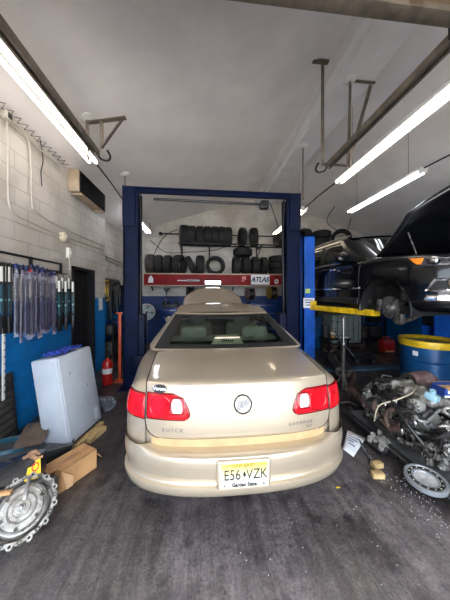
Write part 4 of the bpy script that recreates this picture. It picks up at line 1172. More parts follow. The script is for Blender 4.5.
def pack_card(name, label, loc, L):
    t = thing(name, label, 'wiper pack', loc, (0, 0, random.uniform(-.2,.2)), group='wiper blades on the wall rack')
    MB().box((0,0,-L*.12), (.022,.05,L*.22), bev=.003).build('header_card', MT['whitepart'], t)
    MB().box((0,0,-L*.255), (.026,.054,L*.05), bev=.003).build('clip_band', MT['blackmetal'], t)
    MB().box((0,0,-L*.38), (.02,.048,L*.2), bev=.003).build('printed_card', teal, t)
    MB().box((0,0,-L*.50), (.021,.05,L*.04), bev=.002).build('white_band', lightteal, t)
    MB().box((0,0,-L*.61), (.02,.048,L*.18), bev=.003).build('printed_card', teal, t)
    MB().box((0,0,-L*.86), (.03,.058,L*.28), bev=.006).build('end_cap', MT['blackmetal'], t)
    MB().box((.014,0,-L*.4), (.012,.014,L*.78), bev=.004).build('blade', MT['blackmetal'], t)
    MB().tube([(0,0,-.02), (0,0,.01), (.012,0,.028), (0,0,.045)], .004, seg=6).build('hook', MT['blackmetal'], t)
    return t
def wy(px): return PX(px, 300, XR_).y
ordn = ['first','second','third','fourth','fifth','sixth','seventh','eighth','ninth','tenth','eleventh','twelfth','thirteenth','fourteenth']
proto = None
for i, px in enumerate((1.5, 4.5, 7.5)):
    lb_ = ordn[i]+' white and teal carded wiper blade from the left end of the rack'
    y = wy(px)
    if proto is None: proto = pack_card('wiper_pack', lb_, (XR_+.01, y, 1.89), .68)
    else: dup(proto, lb_, (XR_+.01*i, y, 1.89), (0,0,random.uniform(-.2,.2)))
cards = proto; proto = None
for i, px in enumerate((11, 15.5, 19)):
    lb_ = ordn[i]+' clear sleeved wiper blade, just right of the leftmost carded ones'
    L = .74
    if proto is None: proto = pack_sleeve('wiper_pack', lb_, (XR_+.05, wy(px), 1.90), L, clear, MT['bluetext'])
    else: dup(proto, lb_, (XR_+.02*i, wy(px), 1.9), (0,0,random.uniform(-.4,.4)))
proto = pack_sleeve('wiper_pack', 'wiper blade in a clear sleeve with a red knotted top', (XR_+.06, wy(24), 1.88), .78, clear, MT['labelred'])
proto = None
for i, px in enumerate((22, 27, 29.5, 32, 34.5, 37, 39.5, 42, 44.5, 47, 49.5, 52, 54.5)):
    lb_ = ordn[i]+' violet sleeved wiper blade from the left in the bunch'
    xx = XR_+random.uniform(.0,.09); loc = (xx, PX(px, 300, xx).y, 1.90+random.uniform(-.03,.02))
    pk_ = pack_sleeve('wiper_pack', lb_, loc, .80-.04*(i % 3), violet if i % 3 else rose, MT['navyink'])
    pk_.rotation_euler = (random.uniform(-.03,.03), random.uniform(-.02,.02), random.uniform(-.5,.5))
for i, px in enumerate((57, 60, 63, 66, 69.5, 73)):
    lb_ = ordn[i]+' carded wiper blade in the right-hand bunch beside the doorway'
    xx = XR_+.03+.06*(i % 2); dup(cards, lb_, (xx, PX(px, 300, xx).y, 1.84-.05*(i % 2)), (0,0,random.uniform(-.3,.3)))
st = PX(3.5, 338, -1.97)
stp = thing('tape_strip', 'white strip with black ticks hanging under the wiper rack', 'strip', (st.x, st.y, st.z+.1))
MB().box((0,0,-.36), (.006,.035,.72), bev=.002).build('strip', MT['whitepart'], stp)
for k in range(9): MB().box((.004,.008,-.08-.07*k), (.003,.014,.012)).build('tick', MT['ink'], stp)

# white cabinet leaning over scraps of wood
cb = thing('cabinet', 'white metal cabinet tilted back towards the blue wall', 'cabinet', (-1.31, 2.40, .10), (0, math.radians(-9.5), math.radians(-9)))
MB().box2((-.27, 0, 0), (0, .52, .88), bev=.008).build('body', MT['white'], cb)
MB().box2((-.0, .012, .012), (.012, .508, .868), bev=.005).build('front_panel', MT['white'], cb)
MB().box2((-.25, -.006, .03), (-.03, 0, .85), bev=.003).build('side_panel', MT['white'], cb)
MB().box2((.012, .40, .05), (.0135, .46, .17)).build('faded_label', mat('faded_grey_label', (186,190,196), .6), cb)
MB().box2((-.262, .01, .88), (-.008, .51, .885)).build('top_edge', MT['white'], cb)
for k in (1, 4): MB().box2((.0125, .05+.075*k, .74-.07*k), (.0135, .056+.075*k+.006, .765-.07*k)).build('scuff', MT['greyplastic'], cb)
rg = MB(); R = []
for i in range(13):
    R.append([Vector((-.20+.2*i/12*1.0, .06+.34*j/16, .012+.03*math.sin(i*1.1+j*.7)**2+.025*random.random())) for j in range(17)])
rg.grid(R); rgm = M4((-1.31, 2.40, .10), (0, math.radians(-9.5), math.radians(-9))) @ Matrix.Translation((0,0,.885))
rg.v = [rgm @ p for p in rg.v]
tag(rg.build('rag', mat('blue_cloth', (40,66,168), .85, 0, var=.25, scale=20), solid=.006), 'crumpled blue rag on top of the white tilted cabinet', 'rag')
def plank(px0, py0, px1, py1, z, wdt, th, label, m='wood'):
    p0, p1 = PZ(px0, py0, z), PZ(px1, py1, z); d = (p1-p0); a = math.atan2(d.y, d.x)
    o = MB().box((0,0,th/2), (d.length, wdt, th), bev=.004).build('plank', MT[m], origin=False)
    o.location = ((p0.x+p1.x)/2, (p0.y+p1.y)/2, z-th); o.rotation_euler = (0,0,a)
    return tag(o, label, 'wood')
plank(74, 446, 102, 421, .07, .06, .07, 'long pine board under the front of the white cabinet')
plank(88, 438, 104, 425, .06, .07, .06, 'short pine offcut beside the front of the white cabinet')
# plastic bag on the floor
p = PZ(107, 410); r4 = random.Random(21); bmb = bmesh.new(); bmesh.ops.create_icosphere(bmb, subdivisions=3, radius=1)
for v in bmb.verts:
    k = 1+r4.uniform(-.32,.22); v.co = Vector((v.co.x*.12*k, v.co.y*.17*k, max(-.001, .035+v.co.z*.085*k+(.04 if v.co.x < -.3 else 0))))
bg_ = MB().bm(bmb)
o = bg_.build('plastic_bag', film('grey_bag_film', (150,160,172), .38, .1), origin=False, smooth=12); o.location = (p.x-.06, p.y+.1, .002); o.rotation_euler = (0,0,.5); tag(o, 'crumpled grey plastic bag on the floor behind the white cabinet', 'bag')
# cardboard box
bx = thing('cardboard_box', 'open brown cardboard box on the floor beside the gearbox', 'box', (-1.145, 2.153, 0), (0,0,math.radians(57.6)))
b = MB(); L, Wd, H, t_ = .30, .20, .17, .004
b.box2((-L/2,-Wd/2,0), (L/2,Wd/2,t_)).box2((-L/2,-Wd/2,0), (L/2,-Wd/2+t_,H)).box2((-L/2,Wd/2-t_,0), (L/2,Wd/2,H)).box2((L/2-t_,-Wd/2,0), (L/2,Wd/2,H)).box2((-L/2,-Wd/2,H-t_), (L/2,Wd/2,H))
b.build('body', MT['card'], bx)
MB().box((-L/2-.005, -Wd*.27, H*.46), (.004, Wd*.45, H*.92), rot=(0,.06,0)).build('end_flap', MT['card'], bx)
MB().hull3([(-L/2+.0,-Wd/2-.001,H*.98),(-L/2+.085,-Wd/2-.016,H*.5),(-L/2+.075,-Wd/2-.02,H*.0+.01),(-L/2+.03,-Wd/2-.012,.004)], [(-L/2+.0,-Wd/2-.005,H*.98),(-L/2+.085,-Wd/2-.02,H*.5),(-L/2+.075,-Wd/2-.024,H*.0+.01),(-L/2+.03,-Wd/2-.016,.004)]).build('side_flap', MT['card_in'], bx)
MB().box((-L/2-.035, Wd*.1, H+.006), (.07, Wd*.7, .004), rot=(0,.15,0)).build('top_flap', MT['card'], bx)
MB().box((0,0,H+.001), (L,.045,.001)).build('tape', mat('brown_tape', (178,128,82), .3), bx)
MB().box((L/2+.03, 0, H*.55), (.06, Wd, .004), rot=(0,1.0,0)).build('rear_flap', MT['card'], bx)
# louvred panel leaning on the wall
lp = thing('vent_panel', 'dark slatted panel leaning against the blue wall at the left edge', 'panel', (-2.05, 2.33, .003), (0, math.radians(-5), 0))
MB().box2((-.03, -.55, 0), (0, .44, .74), bev=.006).build('frame', MT['charcoal'], lp)
slatm = mat('dusty_grey_slat', (84,80,76), .6, 0, var=.25, scale=7)
for k in range(9):
    MB().box((.006, -.055, .06+.078*k), (.012, .90, .062), rot=(0,.1,0), bev=.004).build('slat', slatm, lp)
# tray, plank and bin
p = PZ(38, 450, .10)
ty = thing('drain_tray', 'dark grey plastic tray under the oily plank by the white cabinet', 'tray', (p.x-.08, p.y+.05, 0), (0, 0, .45))
m = MB(); m.grid([[Vector((x*.30, y*.19, z)) for x, y in ((-1,-1),(1,-1),(1,1),(-1,1))] for z in (0,)]+[[Vector((x*.34, y*.22, .14)) for x, y in ((-1,-1),(1,-1),(1,1),(-1,1))]], cu=True)
m.add([(-.30,-.19,.005),(.30,-.19,.005),(.30,.19,.005),(-.30,.19,.005)], [[0,1,2,3]])
m.build('pan', MT['charcoal'], ty, solid=.012)
m = MB(); m.tube([(-.34,-.22,.14),(.34,-.22,.14),(.34,.22,.14),(-.34,.22,.14)], .012, closed=True); m.build('rim', MT['charcoal'], ty)
MB().box2((-.30,-.18,.08), (.31,.20,.13), bev=.02).build('lid', MT['greyplastic'], ty)
pk = MB()
c = [PZ(13,447,.20), PZ(42,441,.20), PZ(47,433,.26), PZ(50.5,421.5,.30), PZ(44,421,.31), PZ(27,424,.31)]
pk.hull3([v-Vector((0,0,.025)) for v in c], c)
tag(pk.build('plank', MT['darkwood']), 'oily dark broken board lying on the grey tray', 'wood')
p = PZ(8, 452, .12); bn = thing('storage_bin', 'teal plastic bin behind the black part with the yellow label', 'bin', (p.x-.04, p.y+.04, 0), (0,0,.3))
MB().grid([[Vector((x*w_, y*w_*.7, z)) for x, y in ((-1,-1),(1,-1),(1,1),(-1,1))] for w_, z in ((.13,.0),(.16,.17))], cu=True).build('bin', mat('teal_plastic', (28,84,106), .45), bn, solid=.006)
MB().tube([Vector((x*.163, y*.115, .17)) for x, y in ((-1,-1),(1,-1),(1,1),(-1,1))], .008, closed=True).build('rim', mat('dark_teal_plastic', (20,60,78), .45), bn)

# gearbox with its bell housing and torque converter
n = Vector((.34,-.58,.74)).normalized()
c = PZ(22, 508, .20)
zq = n; xq = Vector((0,0,1)).cross(zq).normalized(); yq = zq.cross(xq)
gm = Matrix((xq, yq, zq)).transposed().to_4x4(); gm.translation = c
gb = thing('gearbox', 'aluminium car gearbox on the floor, open bell housing facing up', 'gearbox', (c.x, c.y, 0))
def gput(mb, nm, m_, par=gb, sm=35): return mb.build(nm, MT[m_] if isinstance(m_, str) else m_, par, w=True, smooth=sm)
RB = .178
fl = MB(); N = 72; prof = []
def rad(k): 
    a = k/N*2*PI; return RB*(1+.055*abs(math.cos(a*6))**6+.03*math.sin(a*2+.5))
lo = [Vector((rad(k)*math.cos(2*PI*k/N), rad(k)*math.sin(2*PI*k/N), 0)) for k in range(N)]
rings = [[p*1.0+Vector((0,0,-.022)) for p in lo], [p+Vector((0,0,0)) for p in lo], [p*.90 for p in lo], [p*.885+Vector((0,0,-.03)) for p in lo], [p*.87+Vector((0,0,-.09)) for p in lo], [p*.5+Vector((0,0,-.10)) for p in lo]]
fl.grid(rings, cu=True); fl.v = [gm @ p for p in fl.v]; hs = gput(fl, 'bell_housing', 'alu')
bc = MB(); bc.grid([[p*1.0+Vector((0,0,-.02)) for p in lo], [p*.93+Vector((0,0,-.08)) for p in lo], [p*.72+Vector((0,0,-.16)) for p in lo]], cu=True); bc.v = [gm @ p for p in bc.v]; gput(bc, 'housing_shell', 'alu')
for k in range(12):
    a = 2*PI*k/12; q_ = Vector((RB*.965*math.cos(a), RB*.965*math.sin(a), 0))
    d_ = MB(); d_.lathe([(.008,.0),(.013,.0),(.013,.008),(.008,.008)], 12, closed=True, m=gm @ Matrix.Translation(q_)); gput(d_, 'bolt_hole', 'castiron', hs)
tcv = MB(); tcv.lathe([(.0,.030),(.022,.030),(.026,.022),(.05,.020),(.055,.012),(.085,.010),(.09,.002),(.125,.0),(.132,-.012),(.150,-.016),(.158,-.03),(.16,-.08)], 56, m=gm @ Matrix.Scale(.88, 4)); tq = gput(tcv, 'torque_converter', 'alu')
gr_ = MB()
gr_.lathe([(.120,.003),(.127,.003),(.127,.007),(.120,.007)], 56, closed=True, m=gm).lathe([(.070,.012),(.076,.012),(.076,.016),(.070,.016)], 48, closed=True, m=gm); gput(gr_, 'raised_ring', 'steel', tq)
for k in range(6):
    a = 2*PI*k/6+.3; s_ = MB(); s_.cyl(gm @ Vector((.105*math.cos(a), .105*math.sin(a), 0)), gm @ Vector((.105*math.cos(a), .105*math.sin(a), .022)), .009, seg=8); gput(s_, 'stud', 'castiron', tq)
hb = MB(); hb.lathe([(0,.03),(.012,.03),(.012,.05),(.006,.054),(0,.054)], 16, m=gm); gput(hb, 'pilot_hub', 'steel', tq)
lv = MB(); lv.box((.02,.10,.022), (.022,.13,.008), rot=(0,0,-.15), bev=.003, m=gm); gput(lv, 'lever', 'steel')
ca = MB(); ca.lathe([(.15,-.14),(.13,-.22),(.10,-.26),(0,-.27)], 24, m=gm); ca.box((.12,.10,-.15), (.14,.10,.12), bev=.02, m=gm); ca.mod(lambda p: Vector((p.x, p.y, max(.004, p.z)))); gput(ca, 'gear_case', 'castiron')
ft = MB(); ft.box((c.x-.06, c.y+.02, .03), (.10, .1, .06), bev=.015); gput(ft, 'mounting_foot', 'alu')
for k in range(12):
    a = 2*PI*(k+.5)/12; er = MB(); er.cyl(gm @ Vector((1.0*RB*math.cos(a), 1.0*RB*math.sin(a), -.03)), gm @ Vector((1.0*RB*math.cos(a), 1.0*RB*math.sin(a), .006)), .017, seg=12); gput(er, 'bolt_lug', 'alu', hs)
    er = MB(); er.cyl(gm @ Vector((1.0*RB*math.cos(a), 1.0*RB*math.sin(a), .006)), gm @ Vector((1.0*RB*math.cos(a), 1.0*RB*math.sin(a), .0075)), .008, seg=10); gput(er, 'lug_hole', 'dark', hs)

# black wrapped part with yellow label lying over the gearbox
fr_ = [PY(-34,497,1.62), PY(6,488,1.68), PY(24.5,482,1.74), PY(41,476.5,1.78), PY(40.5,457,1.86), PY(30,457.5,1.86), PY(14,463,1.80), PY(-34,481,1.70)]
bk_ = [p_+Vector((-.03, .11, -.015)) for p_ in fr_]
pc = thing('body_part', 'glossy black wrapped part with a yellow end label over the gearbox', 'car part', (fr_[1].x, fr_[1].y, .28))
glossy = mat('glossy_black_wrap', (38,40,46), .14, 0, var=.2, coat=.6)
MB().hull3(fr_, bk_).build('wrapped_body', glossy, pc, w=True, smooth=50)
nrm = (fr_[3]-fr_[2]).cross(fr_[4]-fr_[3]).normalized()
if nrm.y > 0: nrm = -nrm
ly = [PY(24.5,482,1.74), PY(41,476.5,1.78), PY(40.5,457,1.86), PY(31,457.3,1.86)]
lbm = MB().hull3([p_+nrm*.010 for p_ in ly], [p_-nrm*.004 for p_ in ly]).build('yellow_label', MT['labelyellow'], pc, w=True, smooth=20)
xx_ = (ly[1]-ly[0]).normalized(); yy_ = nrm.cross(xx_)
lm = Matrix((xx_, yy_, nrm)).transposed().to_4x4(); lm.translation = ly[0]*.20+ly[1]*.28+ly[2]*.32+ly[3]*.20+nrm*.011
MB().lathe([(.016,0),(.022,0),(.022,.002),(.016,.002)], 24, closed=True, m=lm @ Matrix.Diagonal((1.0,1.3,1,1))).build('red_oval_print', MT['labelred'], lbm, w=True)
MB().box((fr_[0]*.5+fr_[1]*.5)+Vector((.02,-.01,-.012)), (.26,.03,.02), rot=(0,-.0,.1), bev=.003).build('carton_edge', MT['card'], pc, w=True)
tw = MB(); tw.tube([PZ(24,458,.47), PZ(30,455,.49), PZ(35,452,.52), PZ(40,454,.50)], [.012,.02,.016,.01], seg=7, smooth=4).tube([PZ(32,455,.5), PZ(37,458,.47), PZ(43,456,.47)], [.014,.008], seg=6, smooth=3)
tag(tw.build('bracket', MT['rust'] if False else mat('brown_scrap', (150,112,82), .7, 0, var=.3, scale=30)), 'twisted brown scrap bracket behind the yellow label', 'scrap')

# ---------------------------------------------------------- beyond the door: extinguisher, post, belts
p = PZ(107.5, 384); 
ex = thing('fire_extinguisher', 'red fire extinguisher on the floor at the end of the blue wall', 'fire extinguisher', (p.x, p.y, 0))
MB().lathe([(.0,0),(.075,0),(.085,.02),(.085,.36),(.07,.41),(.03,.44),(.025,.47),(0,.47)], 24).build('cylinder', MT['extred'], ex)
MB().box((0,0,.49), (.05,.03,.05), bev=.006).box((0,-.05,.52), (.022,.13,.014), rot=(.15,0,0)).build('valve_handle', MT['blackmetal'], ex)
MB().tube([(.02,0,.48),(.09,-.02,.46),(.115,-.03,.36),(.10,-.03,.18)], [.01,.01,.012], smooth=6).build('hose', MT['hose'], ex)
MB().lathe([(.0865,.20),(.0865,.29)], 24).build('label', MT['paper'], ex)
p = PZ(120, 381)
op = thing('steel_post', 'orange red steel post standing beside the left navy lift column', 'post', (p.x, p.y, 0))
MB().box2((-.024,-.022,.012), (.024,.022,1.24), bev=.004).build('upright', MT['orange'], op); MB().box2((-.1,-.09,0), (.1,.09,.014)).build('base_plate', MT['orange'], op)
MB().box2((-.06,-.05,1.24), (.06,.05,1.262), bev=.004).build('top_plate', MT['orange'], op)
hk = thing('hook_board', 'dark board with hooks for belts on the recessed left wall', 'hook board', (XJ+.02, 6.1, 1.7))
MB().box2((0,-.6,.16), (.03,.9,.30)).build('board', MT['darkwood'], hk)
for k in range(7): MB().tube([(.02,-.5+.2*k,.25),(.10,-.5+.2*k,.24),(.12,-.5+.2*k,.28)], .008).build('hook', MT['steel'], hk)
proto = None
for k in range(7):
    y = 5.6+.2*k; L = (.75,.95,.52,1.05,.82,.9,.7)[k]; 
    pts = [Vector((.02*math.sin(a*3), .07*math.sin(a), -L/2+L/2*math.cos(a)-.012)) for a in frange(0, 2*PI, 22)[:-1]]
    o = MB().tube(pts, .022, seg=6, closed=True).build('drive_belt', MT['hose'] if k != 2 else MT['brass'], origin=False); o.location = (XJ+.10, y, 1.945); o.rotation_euler = (0,0,.3*math.sin(k*2))
    tag(o, 'gold coloured belt hanging among black ones on the recessed wall' if k == 2 else ordn[k]+' loop on the hook board, '+('long' if L > .65 else 'short')+' black drive belt', 'belt', 'belts on the hook board')
jk = MB()
R = []
for i in range(9):
    f = i/8; R.append([Vector((.10*math.cos(a)*(1-.3*f+.15*math.sin(4*a+3*f)), .16*math.sin(a)*(.7+.3*math.sin(f*2.5)), .8-.75*f)) for a in frange(0, 2*PI, 18)[:-1]])
o = jk.grid(R, cu=True).build('work_jacket', mat('black_cloth', (26,27,32), .9, 0, var=.2), origin=False); o.location = (XJ+.14, 7.2, 1.05); tag(o, 'black work jacket hanging at the far end of the recessed wall', 'jacket')
o2 = o.copy(); C.objects.link(o2); o2.location = (XJ+.13, 5.42, 1.1); o2.rotation_euler = (0,0,.6); o2['label'] = 'black work jacket hanging just past the blue wall corner, nearest the notice'
sh = thing('parts_shelf', 'low dark shelf of parts below the belts on the recessed wall', 'shelf', (XJ+.22, 6.3, 0))
for zz in (.12, .62): MB().box2((-.2,-.75,zz), (.2,.75,zz+.03)).build('board', MT['blackmetal'], sh)
for sx in (-1, 1):
    for sy in (-1, 1): MB().box2((sx*.2-.02, sy*.75-.02, 0), (sx*.2+.02, sy*.75+.02, .95)).build('leg', MT['blackmetal'], sh)
for k, (yy, zz, wd_, hh, mm, lab) in enumerate(((5.75,.65,.3,.2,'charcoal','black crate on the parts shelf nearest the extinguisher'),(6.15,.65,.28,.26,'bluecab','blue crate in the middle of the parts shelf'),(6.6,.65,.3,.18,'greyplastic','grey crate at the far end of the parts shelf'),(5.8,.15,.36,.3,'castiron','grimy metal case on the bottom of the parts shelf'),(6.4,.15,.4,.26,'charcoal','dark crate at the back of the bottom shelf'))):
    t = thing('crate', lab, 'crate', (XJ+.24, yy, zz))
    MB().box2((-.14,-wd_/2,0), (.14,wd_/2,hh), bev=.012).build('body', MT[mm], t); MB().box2((-.15,-wd_/2-.01,hh-.04), (.15,wd_/2+.01,hh+.004), bev=.006).build('rim', MT[mm], t)

# ---------------------------------------------------------- back wall behind the sedan
p = PY(146.5, 312, 6.2)
fn = thing('fan', 'white round pedestal fan behind the left lift column', 'fan', (p.x, p.y, 0))
MB().lathe([(0,.0),(.2,.0),(.2,.02),(.05,.05),(.02,.06),(.02,p.z-.1),(0,p.z-.1)], 24).build('stand', MT['whitepart'], fn)
fm_ = M4((0,0,p.z), (PI/2+.0, 0, .35))
MB().cyl(fm_ @ Vector((0,0,-.16)), fm_ @ Vector((0,0,0)), .06, .07).build('motor', MT['whitepart'], fn)
cg = MB()
for r in (.06,.10,.14,.18,.205): cg.tube([fm_ @ Vector((r*math.cos(a), r*math.sin(a), .04+.05*(1-(r/.205)**2))) for a in frange(0, 2*PI, 28)[:-1]], .004, seg=5, closed=True)
for k in range(18):
    a = 2*PI*k/18; cg.tube([fm_ @ Vector((r*math.cos(a), r*math.sin(a), .04+.05*(1-(r/.205)**2))) for r in (.03,.1,.16,.205)], .003, seg=4)
cg.tube([fm_ @ Vector((.208*math.cos(a), .208*math.sin(a), .02)) for a in frange(0, 2*PI, 28)[:-1]], .012, seg=6, closed=True)
cg.build('guard', MT['whitepart'], fn)
for k in range(4):
    bl = MB(); R = []
    for i in range(6):
        r = .03+.15*i/5; R.append([fm_ @ (Matrix.Rotation(k*PI/2, 4, 'Z') @ Vector((r*math.cos(t), r*math.sin(t), .03*(t-.5)+.0))) for t in frange(0, 1.15, 6)])
    bl.grid(R).build('blade', MT['lightblue'], fn, solid=.004)
MB().lathe([(0,.095),(.03,.093),(.034,.085)], 16, m=fm_).build('hub_badge', MT['bluetext'], fn)
def cabinet(x0, x1, y0, y1, h, label, drawers):
    t = thing('tool_cabinet', label, 'cabinet', ((x0+x1)/2, (y0+y1)/2, 0))
    MB().box2((x0, y0, .06), (x1, y1, h), bev=.008).build('body', MT['bluecab'], t, w=True)
    MB().box2((x0+.02, y0+.03, 0), (x1-.02, y1, .06)).build('plinth', MT['dark'], t, w=True)
    dz = (h-.1)/drawers
    for k in range(drawers):
        d = MB().box2((x0+.02, y0-.015, .08+k*dz), (x1-.02, y0, .08+(k+1)*dz-.012), bev=.004).build('drawer', MT['bluecab'], t, w=True)
        MB().box2((x0+.1, y0-.03, .08+(k+.72)*dz), (x1-.1, y0-.014, .08+(k+.8)*dz), bev=.003).build('handle', MT['steel'], d, w=True)
    return t
cabinet(-1.25, -.55, 6.85, 7.5, 1.18, 'dark blue tool cabinet behind the raised hood on the left', 5)
cabinet(1.45, 2.35, 6.85, 7.5, 1.32, 'wide dark blue tool cabinet right of the raised hood', 5)
tt = thing('tool_tray', 'black tray of bottles on the left tool cabinet', 'tray', (-.98, 7.1, 1.18))
MB().box2((-.22,-.12,0), (.22,.12,.02)).box2((-.22,-.12,0), (-.2,.12,.16)).box2((.2,-.12,0), (.22,.12,.16)).box2((-.22,-.13,.02), (.22,-.12,.1)).build('tray', MT['blackmetal'], tt)
hdl = MB(); hdl.tube([(-.21,0,.14),(-.21,0,.3),(.21,0,.3),(.21,0,.14)], .01); hdl.build('handle', MT['blackmetal'], tt)
for k, (xx, hh, mm, lab) in enumerate(((-1.12,.24,'greyplastic','grey bottle at the left of the black tray'),(-1.02,.20,'blackmetal','black can second in the tray'),(-.92,.22,'bluetext','blue can third in the tray'),(-.83,.19,'charcoal','dark bottle at the right of the tray'))):
    t = thing('bottle', lab, 'bottle', (xx, 7.08, 1.2), group='bottles in the tray on the tool cabinet')
    MB().lathe([(0,0),(.032,0),(.034,.01),(.034,hh*.7),(.014,hh*.85),(.014,hh*.92),(0,hh*.92)], 16).build('body', MT[mm], t); MB().lathe([(.016,hh*.9),(.016,hh),(0,hh)], 12).build('cap', MT['whitepart'] if k == 0 else MT['blackmetal'], t)
fu = thing('funnel', 'grey metal funnel hanging on the back wall over the black tray', 'funnel', (-1.16, 7.5, 1.52))
MB().lathe([(.015,0),(.02,.1),(.1,.24),(.1,.26),(.094,.26),(.014,.1),(.01,0)], 20, closed=True).build('cone', MT['steel'], fu); MB().tube([(.1,0,.25),(.12,.04,.2),(.06,.06,.14)], .008).build('handle', MT['steel'], fu)
def reel(px, py, R, label, m_, Y=7.2):
    p = PY(px, py, Y); t = thing('hose_reel', label, 'hose reel', (p.x, Y, p.z))
    for s in (-1, 1): MB().lathe([(.03,s*.10-.006),(R,s*.10-.006),(R,s*.10+.006),(.03,s*.10+.006)], 28, closed=True, m=M4((0,0,0),(0,PI/2,.2))).build('flange', MT[m_], t)
    c_ = MB()
    for k in range(6): c_.lathe([(R*.62,-.085+.03*k),(R*.85,-.085+.03*k),(R*.88,-.072+.03*k),(R*.85,-.06+.03*k),(R*.62,-.06+.03*k)], 24, closed=True, m=M4((0,0,0),(0,PI/2,.2)))
    c_.build('hose_coil', MT['hose'], t)
    MB().box2((-.03,0,-.03), (.03,YB-Y,.03)).build('wall_arm', MT['blackmetal'], t)
    return t
reel(272, 293, .2, 'brownish hose reel under the white ATLAS sign', 'brass')
reel(250, 294, .2, 'dark hose reel left of the sign, beyond the raised hood', 'rust2')
reel(190, 292, .17, 'black hose reel left of the bar lamp under the red board', 'charcoal')
# ================================================================== RIGHT SIDE
# blue drum with yellow rim
dm = thing('oil_drum', 'blue steel drum with a yellow open rim under the black car', 'drum', (3.58, 3.30, 0))
R0 = .37; H0 = .89
MB().lathe([(0,.01),(R0-.015,.01),(R0,0),(R0,.02),(R0-.006,.03),(R0-.006,.29),(R0+.008,.305),(R0-.006,.32),(R0-.006,.57),(R0+.008,.585),(R0-.006,.60),(R0-.006,H0-.05),(R0-.006,H0-.04)], 48).build('shell', MT['bluedrum'], dm, smooth=30)
MB().lathe([(R0-.006,H0-.10),(R0+.012,H0-.095),(R0+.022,H0-.01),(R0+.016,H0+.006),(R0-.03,H0+.004),(R0-.05,H0-.02),(.18,H0-.10),(0,H0-.12)], 48).build('funnel_lid', MT['yellow'], dm, smooth=40)
MB().lathe([(.0,H0-.115),(.06,H0-.106),(.06,H0-.10),(0,H0-.108)], 20).build('grate', MT['dark'], dm)
MB().cyl((-.15,-.12,H0-.095), (.2,.05,H0-.04), .012, seg=8).build('drain_bar', MT['darkwood'], dm)
MB().box((-.352,-.122,.70), (.004,.07,.07), rot=(0,0,.333)).build('drum_label', MT['paper'], dm)

# dolly under the engine
dl = thing('dolly', 'flat grey steel dolly on the floor under the engine', 'dolly', (2.45, 1.9, 0))
MB().box2((1.82, .95, .085), (3.05, 2.75, .115), bev=.006).build('deck', mat('worn_steel_plate', (140,140,142), .42, .7, var=.25, scale=6, rvar=.15), dl, w=True)
for xx in (1.84, 3.0): MB().box2((xx-.02, .95, .06), (xx+.02, 2.75, .12), bev=.005).build('edge_rail', MT['grime'], dl, w=True)
for xx in (1.95, 2.9):
    for yy in (1.1, 2.6):
        w_ = MB(); w_.cyl((xx-.02,yy,.035),(xx+.02,yy,.035),.035); w_.build('caster', MT['rubber'], dl, w=True)

# engine
E0 = Vector((2.24, 2.10, .115))
en = thing('engine', 'greasy car engine with hoses and loom lying on the dolly', 'engine', E0)
rnd = random.Random(5)
def ep(mb, nm, m_, par=None, smo=35): return mb.build(nm, MT[m_] if isinstance(m_, str) else m_, par or en, smooth=smo)
ep(MB().box((0,.05,.17), (.46,.62,.26), rot=(0,.12,0), bev=.03).box((-.20,.05,.12), (.12,.5,.2), bev=.03).box((.05,-.28,.16), (.42,.10,.30), bev=.03), 'engine_block', 'engcast')
pan = ep(MB().box((-.02,.06,.04), (.40,.60,.08), bev=.03), 'oil_pan', 'grime')
for s in (-1, 1):
    hd = ep(MB().box((s*.17+.0,.06,.335), (.17,.60,.10), rot=(0,s*.6,0), bev=.015), 'cylinder_head', 'alu')
    ep(MB().box((s*.205,.06,.395), (.15,.58,.07), rot=(0,s*.6,0), bev=.028, seg=3), 'valve_cover', 'grime', hd)
    for k in range(6): ep(MB().cyl((s*.24,-.2+.1*k,.41),(s*.262,-.2+.1*k,.44),.014, seg=8), 'cover_bolt', 'steel', hd)
    for k in range(3):
        ep(MB().tube([(s*.26,-.12+.19*k,.30),(s*.33,-.12+.19*k,.29),(s*.35,-.06+.15*k,.20),(s*.33,.05,.12)], .026, seg=10, smooth=5), 'exhaust_runner', 'rust')
im = ep(MB().box((0,.08,.46), (.22,.50,.09), bev=.035, seg=3), 'intake_manifold', 'alu')
for k in range(3):
    for s in (-1, 1): ep(MB().tube([(s*.03,-.08+.17*k,.48),(s*.10,-.08+.17*k,.50),(s*.14,-.08+.17*k,.42)], .028, seg=10, smooth=4), 'intake_runner', 'alu', im)
ep(MB().cyl((0,-.18,.47),(0,-.28,.47),.05).cyl((0,-.28,.47),(0,-.29,.47),.058), 'throttle_body', 'alu', im)
# pulleys and belt side (towards the car: -x end)
for (y, z, r, nm) in ((.02,.14,.085,'crank_pulley'),(-.15,.30,.055,'idler_pulley'),(.20,.30,.06,'water_pump_pulley'),(.05,.40,.045,'tensioner_pulley')):
    m_ = M4((-.31,y,z), (0,-PI/2,0)); p_ = MB(); p_.lathe([(0,.02),(r*.35,.02),(r*.4,.008),(r*.8,.008),(r*.85,.02),(r,.022),(r-.008,.012),(r-.008,.0),(r,-.01),(r*.3,-.02),(r*.2,-.09),(0,-.09)], 28, m=m_); ep(p_, nm, 'steel')
al_ = MB(); m_ = M4((-.26,-.16,.46), (0,-PI/2,.25)); al_.lathe([(0,.05),(.03,.055),(.05,.05),(.062,.03),(.062,-.03),(.05,-.055),(0,-.06)], 24, m=m_)
ao = ep(al_, 'alternator', 'alu'); ep(MB().lathe([(.02,.055),(.034,.055),(.034,.085),(.02,.085)], 20, closed=True, m=m_), 'alternator_pulley', 'steel', ao)
for k in range(10):
    a = 2*PI*k/10; ep(MB().box((.048*math.cos(a), .048*math.sin(a), .051), (.02,.007,.006), rot=(0,0,a), m=m_), 'vent_slot', 'dark', ao)
